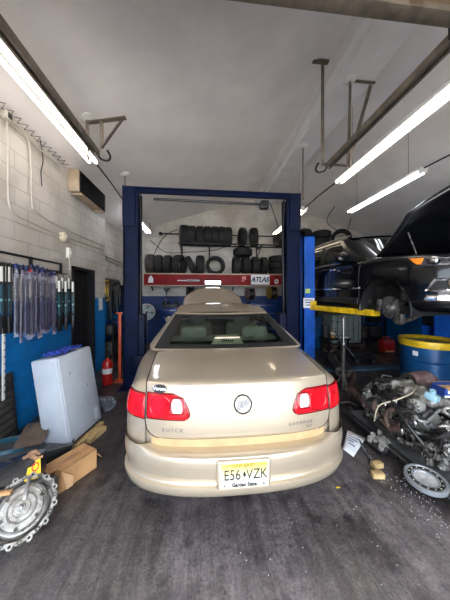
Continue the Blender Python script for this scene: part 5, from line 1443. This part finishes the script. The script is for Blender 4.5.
cp = MB(); cp.box((-.14,-.20,.55), (.10,.10,.07), rot=(.3,.2,.4), bev=.02); co_ = ep(cp, 'plastic_reservoir', 'lightblue'); ep(MB().cyl((-.15,-.21,.58),(-.155,-.22,.62),.024), 'reservoir_cap', 'lightblue', co_)
# front face towards the camera: timing cover, brackets, accessories
tc_ = ep(MB().box((.0,-.35,.20), (.40,.05,.36), rot=(.08,0,0), bev=.02), 'timing_cover', 'engcast')
for k in range(12): 
    a = 2*PI*k/12; ep(MB().cyl((.17*math.cos(a),-.37,.2+.15*math.sin(a)),(.17*math.cos(a),-.39,.2+.15*math.sin(a)),.011, seg=6), 'cover_bolt', 'steel', tc_)
st_ = MB(); st_.cyl((.1,-.42,.12),(.28,-.42,.14),.05).cyl((.28,-.42,.14),(.33,-.42,.145),.03).cyl((.12,-.42,.2),(.24,-.42,.21),.026); ep(st_, 'starter_motor', 'steel')
pmp = MB(); pmp.lathe([(0,.05),(.03,.05),(.035,.02),(.07,.015),(.075,-.02),(0,-.03)], 20, m=M4((-.12,-.41,.30),(PI/2,0,.2))); ep(pmp, 'pump', 'alu')
ep(MB().box((.12,-.40,.36), (.16,.03,.09), rot=(.3,.5,.1), bev=.008), 'bracket', 'alu'); ep(MB().box((-.2,-.37,.08), (.14,.06,.12), rot=(.2,.3,.4), bev=.01), 'bracket', 'engcast')
for (xx, yy, zz, sx, sy, sz_, m_) in ((.24,-.40,.30,.12,.09,.14,'alu'),(.30,-.30,.38,.14,.12,.07,'greyplastic'),(-.30,.28,.22,.12,.16,.20,'grime'),(-.28,-.30,.16,.10,.12,.16,'castiron'),(.33,.1,.33,.10,.26,.16,'grime'),(-.33,.38,.34,.1,.1,.1,'alu'),(-.08,.42,.42,.20,.14,.12,'grime'),(.18,.40,.40,.22,.16,.12,'castiron'),(.34,-.46,.22,.08,.06,.2,'alu'),(-.02,-.47,.07,.28,.10,.10,'castiron')):
    ro = Euler((rnd.uniform(-.5,.5),rnd.uniform(-.5,.5),rnd.uniform(-.8,.8))); fm2 = Matrix.LocRotScale(Vector((xx,yy,zz)), ro, None)
    b_ = MB().box((0,0,0), (sx*.7,sy*.7,sz_*.7), bev=.012, m=fm2)
    for k in range(4): b_.box((sx*(-.33+.22*k),0,0), (.010, sy*.8, sz_*.85), bev=.003, m=fm2)
    b_.cyl(fm2 @ Vector((0,-sy*.5,0)), fm2 @ Vector((0,sy*.4,0)), min(sx,sz_)*.28, seg=12).box((0,0,sz_*.36), (sx*.9,sy*.75,.012), bev=.003, m=fm2)
    ep(b_, 'engine_fitting', 'engcast' if m_ == 'alu' else m_)
for k in range(54):   # small castings, flanges and ribs on the faces turned to the door
    side = k % 3
    if side == 0: c_ = Vector((rnd.uniform(-.36,-.26), rnd.uniform(-.4,.45), rnd.uniform(.05,.40))); d_ = Vector((-1, rnd.uniform(-.6,.3), rnd.uniform(-.2,.5)))
    elif side == 1: c_ = Vector((rnd.uniform(-.3,.35), rnd.uniform(-.47,-.38), rnd.uniform(.04,.42))); d_ = Vector((rnd.uniform(-.6,.3), -1, rnd.uniform(-.2,.6)))
    else: c_ = Vector((rnd.uniform(-.3,.3), rnd.uniform(-.4,.45), rnd.uniform(.40,.49))); d_ = Vector((rnd.uniform(-.6,.2), rnd.uniform(-.6,.2), 1))
    d_.normalize(); r_ = rnd.uniform(.018,.045); fm2 = frame_from(c_, c_+d_).to_4x4(); fm2.translation = c_
    t = k % 5; b_ = MB()
    if t == 0: b_.lathe([(0,-.03),(r_,-.03),(r_,.0),(r_*1.3,.002),(r_*1.3,.012),(r_*.8,.014),(r_*.7,.03),(r_*.3,.032),(0,.032)], 16, m=fm2)
    elif t == 1:
        b_.box((0,0,0), (r_*2.4,r_*1.6,.03), bev=.006, m=fm2)
        for q_ in (-1,0,1): b_.box((q_*r_*.8,0,.018), (.007,r_*1.5,.02), bev=.002, m=fm2)
    elif t == 2: b_.tube([fm2 @ Vector(p_) for p_ in ((-r_*1.6,0,0),(-r_*.6,r_*.4,.035),(r_*.5,-r_*.2,.04),(r_*1.7,0,-.01))], r_*.38, seg=9, smooth=4)
    elif t == 3: b_.cyl(fm2 @ Vector((-r_*1.4,0,.01)), fm2 @ Vector((r_*1.4,0,.012)), r_*.6, seg=12).cyl(fm2 @ Vector((-r_*1.5,0,.01)), fm2 @ Vector((-r_*1.25,0,.01)), r_*.8, seg=12)
    else: b_.prism([(r_*1.3*math.cos(a)*(1 if q_ % 2 else .6), r_*1.3*math.sin(a)*(1 if q_ % 2 else .6)) for q_, a in enumerate(frange(0, 2*PI, 10)[:-1])], .02, m=fm2)
    ep(b_, ('flange','ribbed_cover','coolant_pipe','solenoid','gear')[t], ('engcast','engcast','castiron','grime','alu')[(k*7) % 5])
# heavy subframe arm reaching to the floor on the left
sf = MB(); sf.tube([(-.32,.42,.06),(-.33,.30,.08),(-.32,.1,.08),(-.30,-.1,.05)], [.04,.045,.04,.035], seg=10, smooth=5); ep(sf, 'subframe', 'grime')
sf = MB(); sf.tube([(-.26,.50,.34),(-.15,.50,.40),(0,.48,.43),(.3,.44,.46)], .028, seg=10, smooth=5); ep(sf, 'crossover_pipe', 'castiron')
# hoses and loom
def hose(pts, r, m_='hose', nm='hose'): return ep(MB().tube(pts, r, seg=8, smooth=6), nm, m_)
hose([(-.43,.15,.15),(-.46,.05,.36),(-.36,-.06,.47),(-.2,-.05,.52),(-.05,.05,.53)], .006, 'cream', 'clear_hose')
for k in range(16):
    a = Vector((rnd.uniform(-.36,.30), rnd.uniform(-.40,.42), rnd.uniform(.25,.50))); b_ = a+Vector((rnd.uniform(-.2,.2), rnd.uniform(-.25,.25), rnd.uniform(-.12,.12)))
    mid = (a+b_)/2+Vector((rnd.uniform(-.08,.08), rnd.uniform(-.08,.08), rnd.uniform(.03,.12)))
    hose([a, mid, b_], rnd.uniform(.006,.018), 'hose' if rnd.random() < .75 else 'grime', 'hose' if k % 2 else 'wiring')
hose([(.08,-.44,.28),(.16,-.50,.36),(.19,-.46,.46),(.16,-.36,.5)], .008, 'steel', 'brake_line'); 
sp_ = MB(); sp_.tube([Vector((.17+.013*math.cos(a*3), -.47+.013*math.sin(a*3), .30+.012*a)) for a in frange(0, 8, 60)], .004, seg=5); ep(sp_, 'spring', 'whitepart')
hose([(-.3,.2,.42),(-.38,.0,.45),(-.42,-.2,.35),(-.36,-.34,.2)], .016); hose([(.05,-.35,.45),(-.15,-.42,.40),(-.28,-.36,.28),(-.3,-.2,.2)], .018)
for k in range(46):   # bolts, clips and connectors all over
    x_, y_, z_ = rnd.uniform(-.38,.34), rnd.uniform(-.46,.45), rnd.uniform(.14,.46)
    d_ = Vector((rnd.uniform(-1,.5), rnd.uniform(-1,.3), rnd.uniform(0,1))).normalized()
    p_ = Vector((x_,y_,z_))+d_*.02
    if k % 3 == 0: ep(MB().box(p_, (rnd.uniform(.03,.07), rnd.uniform(.02,.04), rnd.uniform(.02,.05)), rot=(rnd.uniform(0,3),rnd.uniform(0,3),rnd.uniform(0,3)), bev=.005), 'connector', ['greyplastic','alu','blackmetal','cream'][k % 4])
    else: ep(MB().cyl(p_, p_+d_*rnd.uniform(.02,.05), rnd.uniform(.007,.016), seg=7), 'bolt', ['steel','alu','castiron'][k % 3])
# things lying on the engine
p = PY(420, 379, 2.5)
ct = thing('catalytic_converter', 'purplish brown catalytic converter lying on top of the engine', 'catalytic converter', (p.x, p.y, p.z))
cm = M4((0,0,0), (0, PI/2, .12))
MB().lathe([(.05,-.17),(.065,-.16),(.085,-.12),(.09,-.10),(.09,-.02),(.094,-.015),(.094,.0),(.09,.005),(.09,.10),(.075,.13),(.045,.16)], 28, m=cm).build('shell', MT['rust2'], ct)
MB().lathe([(.035,-.18),(.085,-.18),(.085,-.165),(.035,-.165)], 24, closed=True, m=cm).build('flange', MT['castiron'], ct)
MB().lathe([(.0,-.172),(.04,-.172)], 20, m=cm).build('opening', MT['dark'], ct)
MB().tube([cm @ Vector((0,0,.15)), cm @ Vector((0,0,.2)), cm @ Vector((.03,.02,.26))], .035).build('outlet_pipe', MT['rust'], ct)
bb = thing('parts_box', 'blue and white cardboard parts box open on the engine', 'box', (2.36, 1.97, .645), (0,0,-.12))
b = MB(); b.box2((-.11,-.07,0),(.11,.07,.004)).box2((-.11,-.07,0),(.11,-.066,.085)).box2((-.11,.066,0),(.11,.07,.085)).box2((-.11,-.07,0),(-.106,.07,.085)).box2((.106,-.07,0),(.11,.07,.085)); b.build('body', MT['bluebox'], bb)
MB().box2((-.1115,-.0715,.0),(.1115,-.0703,.02)).build('white_band', MT['paper'], bb); MB().box2((-.08,-.0718,.035),(-.03,-.0703,.07)).build('white_print', MT['paper'], bb)
MB().box2((-.104,-.064,.04),(.104,.064,.066)).build('kraft_liner', MT['card_in'], bb)
for q_ in (-1, 1): MB().box((0, q_*.092, .09), (.21,.05,.003), rot=(q_*-.35,0,0)).build('flap', MT['card'], bb)
tag(MB().box((2.42, 1.80, .63), (.16,.1,.03), rot=(.2,0,-.2), bev=.004).build('carton', MT['card_in']), 'flat tan carton in front of the blue parts box', 'carton')
p = PZ(388, 391, .5); o = MB().box((0,0,0), (.2,.12,.004), rot=(0,0,.4)).build('cardboard_scrap', MT['card'], origin=False); o.location = (PZ(386,392,.3).x, PZ(386,392,.3).y, .3); o.rotation_euler = (.1,.1,0); tag(o, 'torn cardboard scrap behind the left end of the engine', 'cardboard')
# flywheel on the dolly edge
p = PZ(428, 479, .15)
fw = thing('flywheel', 'silver ring shaped flywheel lying flat on the dolly edge', 'flywheel', (p.x, p.y+.02, .116), (math.radians(4), math.radians(-3), 0)); fw.scale = (.9, .9, .9)
MB().lathe([(.085,.028),(.10,.030),(.128,.032),(.134,.038),(.15,.038),(.155,.034),(.155,.002),(.15,.0),(.085,.0)], 56, closed=True).build('rim', mat('bare_grey_steel', (176,182,188), .38, .6, var=.12, scale=20), fw)
MB().lathe([(.0,.012),(.03,.013),(.05,.018),(.086,.02),(.086,.006),(0,.006)], 40).build('centre_plate', mat('polished_steel', (232,232,234), .3, .45, var=.15, scale=25), fw)
MB().lathe([(.101,.0305),(.127,.0325),(.127,.033),(.101,.031)], 56, closed=True).build('dark_face', MT['grime'], fw)
for k in range(14):
    a = 2*PI*k/14; MB().cyl((.115*math.cos(a),.115*math.sin(a),.030),(.115*math.cos(a),.115*math.sin(a),.034),.006, seg=8).build('bolt', MT['whitepart'], fw)
# aluminium bracket, wood blocks, paper
p = PZ(382, 440, .12)
ab = thing('alternator_bracket', 'bare aluminium bracket with bolt lugs lying left of the engine', 'bracket', (p.x, p.y, .07), (.25, -.1, .3))
MB().box((0,0,.05), (.10,.10,.05), bev=.012).box((-.01,.01,.085), (.07,.012,.02)).box((-.01,-.03,.085), (.07,.012,.02)).build('body', MT['alu'], ab)
for (x_, y_) in ((-.10,.07),(-.03,.085),(.07,.08),(-.09,-.04),(.0,-.11)):
    l_ = MB(); l_.lathe([(.010,.03),(.024,.03),(.024,.07),(.010,.07)], 18, closed=True, m=Matrix.Translation((x_,y_,0))).box((x_*.6,y_*.6,.045), (.04,.05,.025), rot=(0,0,math.atan2(y_,x_)), bev=.006); l_.build('bolt_lug', MT['alu'], ab)
MB().box((0,0,.01), (.2,.16,.06), bev=.02).build('rubber_mount', MT['grime'], ab)
for (px, py, a, lab) in ((377, 467, .1, 'upper of two small wood blocks on the floor by the dolly'), (377.5, 477, -.15, 'lower of two small wood blocks on the floor by the dolly')):
    p = PZ(px, py); o = MB().box((0,0,.022), (.10,.055,.044), bev=.004).build('wood_block', MT['wood'], origin=False); o.location = (p.x, p.y, 0); o.rotation_euler = (0,0,a); tag(o, lab, 'wood', 'wood blocks on the floor')
cs = [PZ(347.5,430,.07), PZ(366,438,.02), PZ(353.5,457,.003), PZ(343,449,.02)]
pr_ = thing('paper_sheet', 'white printed paper on the floor right of the sedan bumper', 'paper', (sum(c.x for c in cs)/4, sum(c.y for c in cs)/4, 0))
g_ = []
for i in range(7):
    u = i/6; g_.append([lerp(lerp(cs[0], cs[1], v), lerp(cs[3], cs[2], v), u)+Vector((0,0,.012*math.sin(PI*v)*math.sin(PI*u))) for v in frange(0,1,6)])
MB().grid(g_).build('sheet', MT['paper'], pr_, w=True, solid=.001)
for k, (u0, v0, v1, m_) in enumerate(((.2,.15,.45,'labelred'),(.3,.15,.8,'bluetext'),(.42,.2,.85,'bluetext'),(.54,.2,.6,'bluetext'),(.66,.3,.8,'bluetext'))):
    pa = [lerp(lerp(cs[0], cs[1], v), lerp(cs[3], cs[2], v), u)+Vector((0,0,.016+.012*math.sin(PI*v)*math.sin(PI*u))) for u in (u0, u0+.035) for v in (v0, v1)]
    MB().add(pa, [[0,1,3,2]]).build('print', MT[m_], pr_, w=True)
# exhaust pipes on the floor between the cars
ep_ = thing('exhaust_pipe', 'rusty exhaust pipe with flex joint beside the engine', 'exhaust pipe', PZ(368,410))
a_ = [PZ(352,390,.14), PZ(362,400,.14), PZ(373,411,.14), PZ(390,422,.17)]
m = MB().tube(a_, .045, seg=14, smooth=5).build('pipe', MT['rust'], ep_, w=True)
fx = MB(); 
for i in range(7): q_ = lerp(a_[1], a_[2], .35+i*.1); d_ = (a_[2]-a_[1]).normalized(); fx.cyl(q_-d_*.012, q_+d_*.012, .056, seg=16)
fx.build('flex_joint', MT['rust2'], ep_, w=True)
d_ = (a_[0]-a_[1]).normalized(); MB().cyl(a_[0]+d_*.0, a_[0]+d_*.004, .036).build('open_end', MT['dark'], ep_, w=True)
MB().cyl(a_[0]-d_*.03, a_[0]-d_*.005, .055).build('collar', MT['rust'], ep_, w=True)
mf = thing('muffler', 'grey muffler with bent tailpipes on the floor between the two cars', 'muffler', PZ(338,368))
p0, p1 = PZ(331,358,.12), PZ(341,372,.12)
MB().cyl(p0, p1, .10, seg=20).build('can', MT['castiron'], mf, w=True)
MB().tube([p1, PZ(346,376,.12), PZ(352,372,.14), PZ(354,378,.12), PZ(347,389,.08)], .035, seg=10, smooth=5).build('tail_pipe', MT['rust'], mf, w=True)
MB().tube([p0, PZ(330,352,.14), PZ(338,351,.2), PZ(345,362,.2), PZ(350,372,.2)], .035, seg=10, smooth=5).build('inlet_pipe', MT['castiron'], mf, w=True)
cable([PZ(318,346,.03), PZ(328,352,.03), PZ(336,357,.03)], .016, 'thin tan rod on the floor beside the bright blue column', 'tan', 'rod', 'rod')
cable([PZ(352,430,.02), PZ(362,445,.02), PZ(373,461,.02)], .014, 'dark steel bar on the floor running to the wood blocks', 'steel', 'pry_bar', 'bar')
cable([PZ(335,404,.03), PZ(348,402,.05), PZ(358,406,.05)], .011, 'bent wire rod lying under the exhaust pipe', 'castiron', 'rod', 'rod')
oc = thing('sensor_lead', 'oxygen sensor with lead on the floor right of the sedan', 'sensor', PZ(353,412))
MB().cyl(PZ(350,408,.03), PZ(357,414,.03), .02, seg=10).build('sensor', MT['steel'], oc, w=True); MB().tube([PZ(350,408,.03), PZ(344,404,.02), PZ(342,412,.02), PZ(350,417,.02)], .007, smooth=6).build('lead', MT['hose'], oc, w=True)
# tall support stand under the lift arm
sx_, sy_ = 2.31, 3.55
ss = thing('support_stand', 'tall grey steel support stand under the yellow lift arm', 'stand', (sx_, sy_, 0))
MB().cyl((0,0,.03),(0,0,.8),.028, seg=14).build('tube', MT['castiron'], ss); MB().cyl((0,0,.78),(0,0,1.2),.019, seg=12).build('screw', MT['steel'], ss)
MB().lathe([(.0,1.2),(.05,1.2),(.055,1.225),(.03,1.225),(0,1.22)], 16).build('saddle', MT['steel'], ss); MB().lathe([(.03,.76),(.042,.77),(.042,.81),(.03,.82)], 16).build('collar', MT['steel'], ss)
for k in range(3):
    a = 2*PI*k/3+.4; MB().tube([(0,0,.3),(.14*math.cos(a),.14*math.sin(a),.05),(.19*math.cos(a),.19*math.sin(a),.012)], .014).build('leg', MT['castiron'], ss)
# back right: caged tank, drum, red can, jack
ib = thing('tank_cage', 'pale plastic tank in a wire cage against the back wall', 'tank', (4.15, 6.64, 0))
MB().box2((-.45,-.45,.16),(.45,.45,1.0), bev=.06, seg=3).build('tank', mat('translucent_tank', (150,160,150), .4, 0, var=.08), ib)
cgm = MB()
for zz in (.2,.4,.6,.8,1.0): cgm.tube([(-.48,-.48,zz),(.48,-.48,zz),(.48,.48,zz),(-.48,.48,zz)], .01, seg=6, closed=True)
for k in range(7):
    t = -.48+.16*k
    for (x_, y_) in ((t,-.48),(t,.48),(-.48,t),(.48,t)): cgm.cyl((x_,y_,.14),(x_,y_,1.01), .009, seg=6)
cgm.build('cage', MT['steel'], ib)
MB().box2((-.5,-.5,.1),(.5,.5,.15)).build('pallet_deck', MT['darkwood'], ib)
for xx in (-.42,0,.42): MB().box2((xx-.06,-.5,0),(xx+.06,.5,.1)).build('pallet_block', MT['darkwood'], ib)
MB().lathe([(.08,1.0),(.08,1.04),(0,1.04)], 20).build('cap', MT['ink'], ib)
bd = thing('drum', 'blue plastic drum behind the bright blue column, left of the caged tank', 'drum', (3.3, 6.6, 0))
MB().lathe([(0,0),(.27,0),(.29,.03),(.29,.3),(.30,.33),(.29,.36),(.29,.85),(.26,.93),(0,.95)], 32).build('shell', MT['bluedrum'], bd)
for s in (-1, 1): MB().lathe([(.035,.94),(.035,.97),(0,.97)], 14, m=Matrix.Translation((s*.15,0,0))).build('bung', MT['ink'], bd)
p = PZ(381, 350)
rc = thing('fuel_can', 'red fuel can on the floor beyond the black car hub', 'can', (p.x, p.y-.2, 0))
MB().box2((-.17,-.11,0),(.17,.11,.34), bev=.035, seg=3).build('body', MT['extred'], rc); MB().tube([(-.1,0,.33),(-.1,0,.41),(.06,0,.41),(.06,0,.33)], .018).build('handle', MT['extred'], rc)
MB().cyl((.12,0,.33),(.15,0,.40),.025).build('spout', MT['ink'], rc); MB().box2((-.12,-.113,.02),(.12,-.11,.06)).build('pale_band', MT['card_in'], rc)
p = PZ(331, 352)
ps = thing('parts_stand', 'dark bench cluttered with cups and paper behind the bright blue column', 'bench', (p.x+.1, p.y, 0))
MB().box2((-.3,-.2,.36),(.35,.25,.40)).build('top', MT['blackmetal'], ps)
for sx in (-1,1):
    for sy in (-1,1): MB().box2((sx*.27-.02,sy*.18-.02,0),(sx*.27+.02,sy*.18+.02,.36)).build('leg', MT['blackmetal'], ps)
for (dx, dy, r, h_, m_, lab) in ((-.06,-.02,.07,.16,'card','tan paper cup on the cluttered bench'),(-.2,.1,.09,.3,'charcoal','black jug on the cluttered bench'),):
    t = thing('cup' if m_ == 'card' else 'jug', lab, 'container', (p.x+.1+dx, p.y+dy, .40))
    MB().lathe([(0,0),(r*.8,0),(r,h_),(r*.93,h_),(r*.75,.01)], 20).build('body', MT[m_], t); MB().lathe([(r*.9,h_*.62),(r*1.0,h_*.62),(r*1.02,h_*.95),(r*.93,h_*.95)], 20, closed=True).build('band', MT['paper'] if m_ == 'card' else MT['charcoal'], t)
tag(MB().box((p.x+.3, p.y-.05, .415), (.26,.2,.03), rot=(0,0,.2), bev=.006).build('paper_stack', MT['paper']), 'stack of white papers on the cluttered bench', 'paper')
fj = thing('floor_jack', 'black floor jack lying on the dark floor behind the support stand', 'jack', PZ(362, 362))
q_ = PZ(362, 362)
MB().box((q_.x,q_.y,.09), (.5,.22,.1), bev=.02).build('chassis', MT['blackmetal'], fj, w=True); MB().tube([(q_.x-.2,q_.y,.14),(q_.x-.5,q_.y+.06,.5),(q_.x-.62,q_.y+.08,.72)], .018).build('handle', MT['steel'], fj, w=True)
for sx in (-1,1):
    for sy in (-1,1): MB().cyl((q_.x+sx*.2,q_.y+sy*.11,.045),(q_.x+sx*.2,q_.y+sy*.14,.045),.045).build('wheel', MT['steel'], fj, w=True)
rk = thing('storage_rack', 'black steel rack of dark crates along the right part of the back wall', 'rack', (4.4, 7.35, 0))
for zz in (.1, .62, 1.14): MB().box2((2.75, 7.18, zz), (6.2, 7.55, zz+.03)).build('shelf_board', MT['blackmetal'], rk, w=True)
for xx in (2.77, 3.9, 5.05, 6.18):
    for yy in (7.2, 7.53): MB().box2((xx-.02, yy-.02, 0), (xx+.02, yy+.02, 1.75)).build('upright', MT['blackmetal'], rk, w=True)
r3 = random.Random(8)
cols = ('charcoal','grime','darkwood','blackmetal','bluecab','castiron')
cn = ('charcoal crate','greasy crate','brown crate','black crate','dark blue crate','grey metal crate')
for lv, (zz, lvn) in enumerate(((.13,'bottom'),(.65,'middle'),(1.17,'top'))):
    for k in range(6):
        x0 = 2.85+.56*k; ww = r3.uniform(.38,.50); hh = r3.uniform(.28,.44)
        t = thing('crate', ('first','second','third','fourth','fifth','last')[k]+' crate from the left on the '+lvn+' board of the back rack', 'crate', (x0+ww/2, 7.36, zz), group='crates on the back rack')
        q_ = MT[cols[(k*5+lv*2) % 6]]
        MB().box2((-ww/2,-.15,0),(ww/2,.15,hh), bev=.012).build('body', q_, t); MB().box2((-ww/2-.01,-.16,hh-.05),(ww/2+.01,.16,hh+.003), bev=.006).build('rim', q_, t); MB().box2((-.07,-.165,hh*.55),(.07,-.15,hh*.65)).build('handle_slot', MT['dark'], t)
# crumbs of white packing scattered on the floor by the flywheel
db = MB(); r2 = random.Random(3)
for k in range(130):
    px = r2.triangular(368, 462, 415); py = 452+(px-368)*.85+r2.triangular(-8, 30, 0) if k < 95 else r2.uniform(455, 590)
    if k >= 95: px = r2.uniform(240, 450)
    q_ = PZ(px, py); s_ = r2.uniform(.0016, .0038)
    if q_.x > 1.80: q_.x = 1.78-r2.uniform(0,.1)
    db.box((q_.x, q_.y, s_*.4), (s_*1.5, s_, s_*.8), rot=(0,0,r2.uniform(0,3)))
tag(db.build('packing_crumbs', MT['paper'], smooth=0), 'white crumbs scattered over the floor beside the dolly', 'debris', kind='stuff')
lf_ = PZ(338, 488); o = MB().lathe([(0,.0),(.01,.002),(.013,.003)], 8, m=Matrix.Diagonal((1.6,.7,1,1))).build('leaf', MT['labelyellow'], origin=False, solid=.001); o.location = (lf_.x, lf_.y, .002); tag(o, 'small yellow leaf on the floor right of the bumper', 'leaf')
# ================================================================== LIGHT AND CAMERA
wd = bpy.data.worlds.new('overcast_sky'); SC.world = wd; wd.use_nodes = True
nt = wd.node_tree; bg = nt.nodes['Background']
tc = nt.nodes.new('ShaderNodeTexCoord'); sp = nt.nodes.new('ShaderNodeSeparateXYZ'); nt.links.new(tc.outputs['Generated'], sp.inputs[0])
rp = nt.nodes.new('ShaderNodeValToRGB'); rp.color_ramp.elements[0].position = .45; rp.color_ramp.elements[0].color = (.74,.82,.92,1)
rp.color_ramp.elements[1].position = .9; rp.color_ramp.elements[1].color = (.92,.97,1.05,1)
nt.links.new(sp.outputs['Z'], rp.inputs[0]); nt.links.new(rp.outputs[0], bg.inputs[0])
bg.inputs[1].default_value = 11
# light portal in the door opening (guides sky sampling only)
la = bpy.data.lights.new('door_portal', 'AREA'); la.shape = 'RECTANGLE'; la.size = OX1-OX0; la.size_y = OZ
la.cycles.is_portal = True
lo = bpy.data.objects.new('door_portal', la); C.objects.link(lo); lo.location = ((OX0+OX1)/2, YF+.02, OZ/2); lo.rotation_euler = (PI/2, 0, 0)
su = bpy.data.lights.new('sun', 'SUN'); su.energy = 46; su.angle = .01; su.color = (1,.96,.9)
so = bpy.data.objects.new('sun', su); C.objects.link(so); so.location = (0, 3, 12); so.rotation_euler = (math.radians(-22), math.radians(8), 0)
cam = bpy.data.cameras.new('camera'); cam.sensor_fit = 'VERTICAL'; cam.sensor_height = 36; cam.lens = FPX/600*36
cam.shift_y = -(300-HOR)/600; cam.clip_start = .02
co = bpy.data.objects.new('camera', cam); C.objects.link(co); co.location = (0, 0, CAMZ); co.rotation_euler = (PI/2, 0, -YAW)
SC.camera = co
SC.view_settings.view_transform = 'Standard'; SC.view_settings.look = 'None'; SC.view_settings.gamma = 1; SC.view_settings.use_curve_mapping = False
SC.view_settings.exposure = 0.0
SC.cycles.max_bounces = 8; SC.cycles.transparent_max_bounces = 16
SC.cycles.use_denoising = True
SC.cycles.sample_clamp_indirect = 6
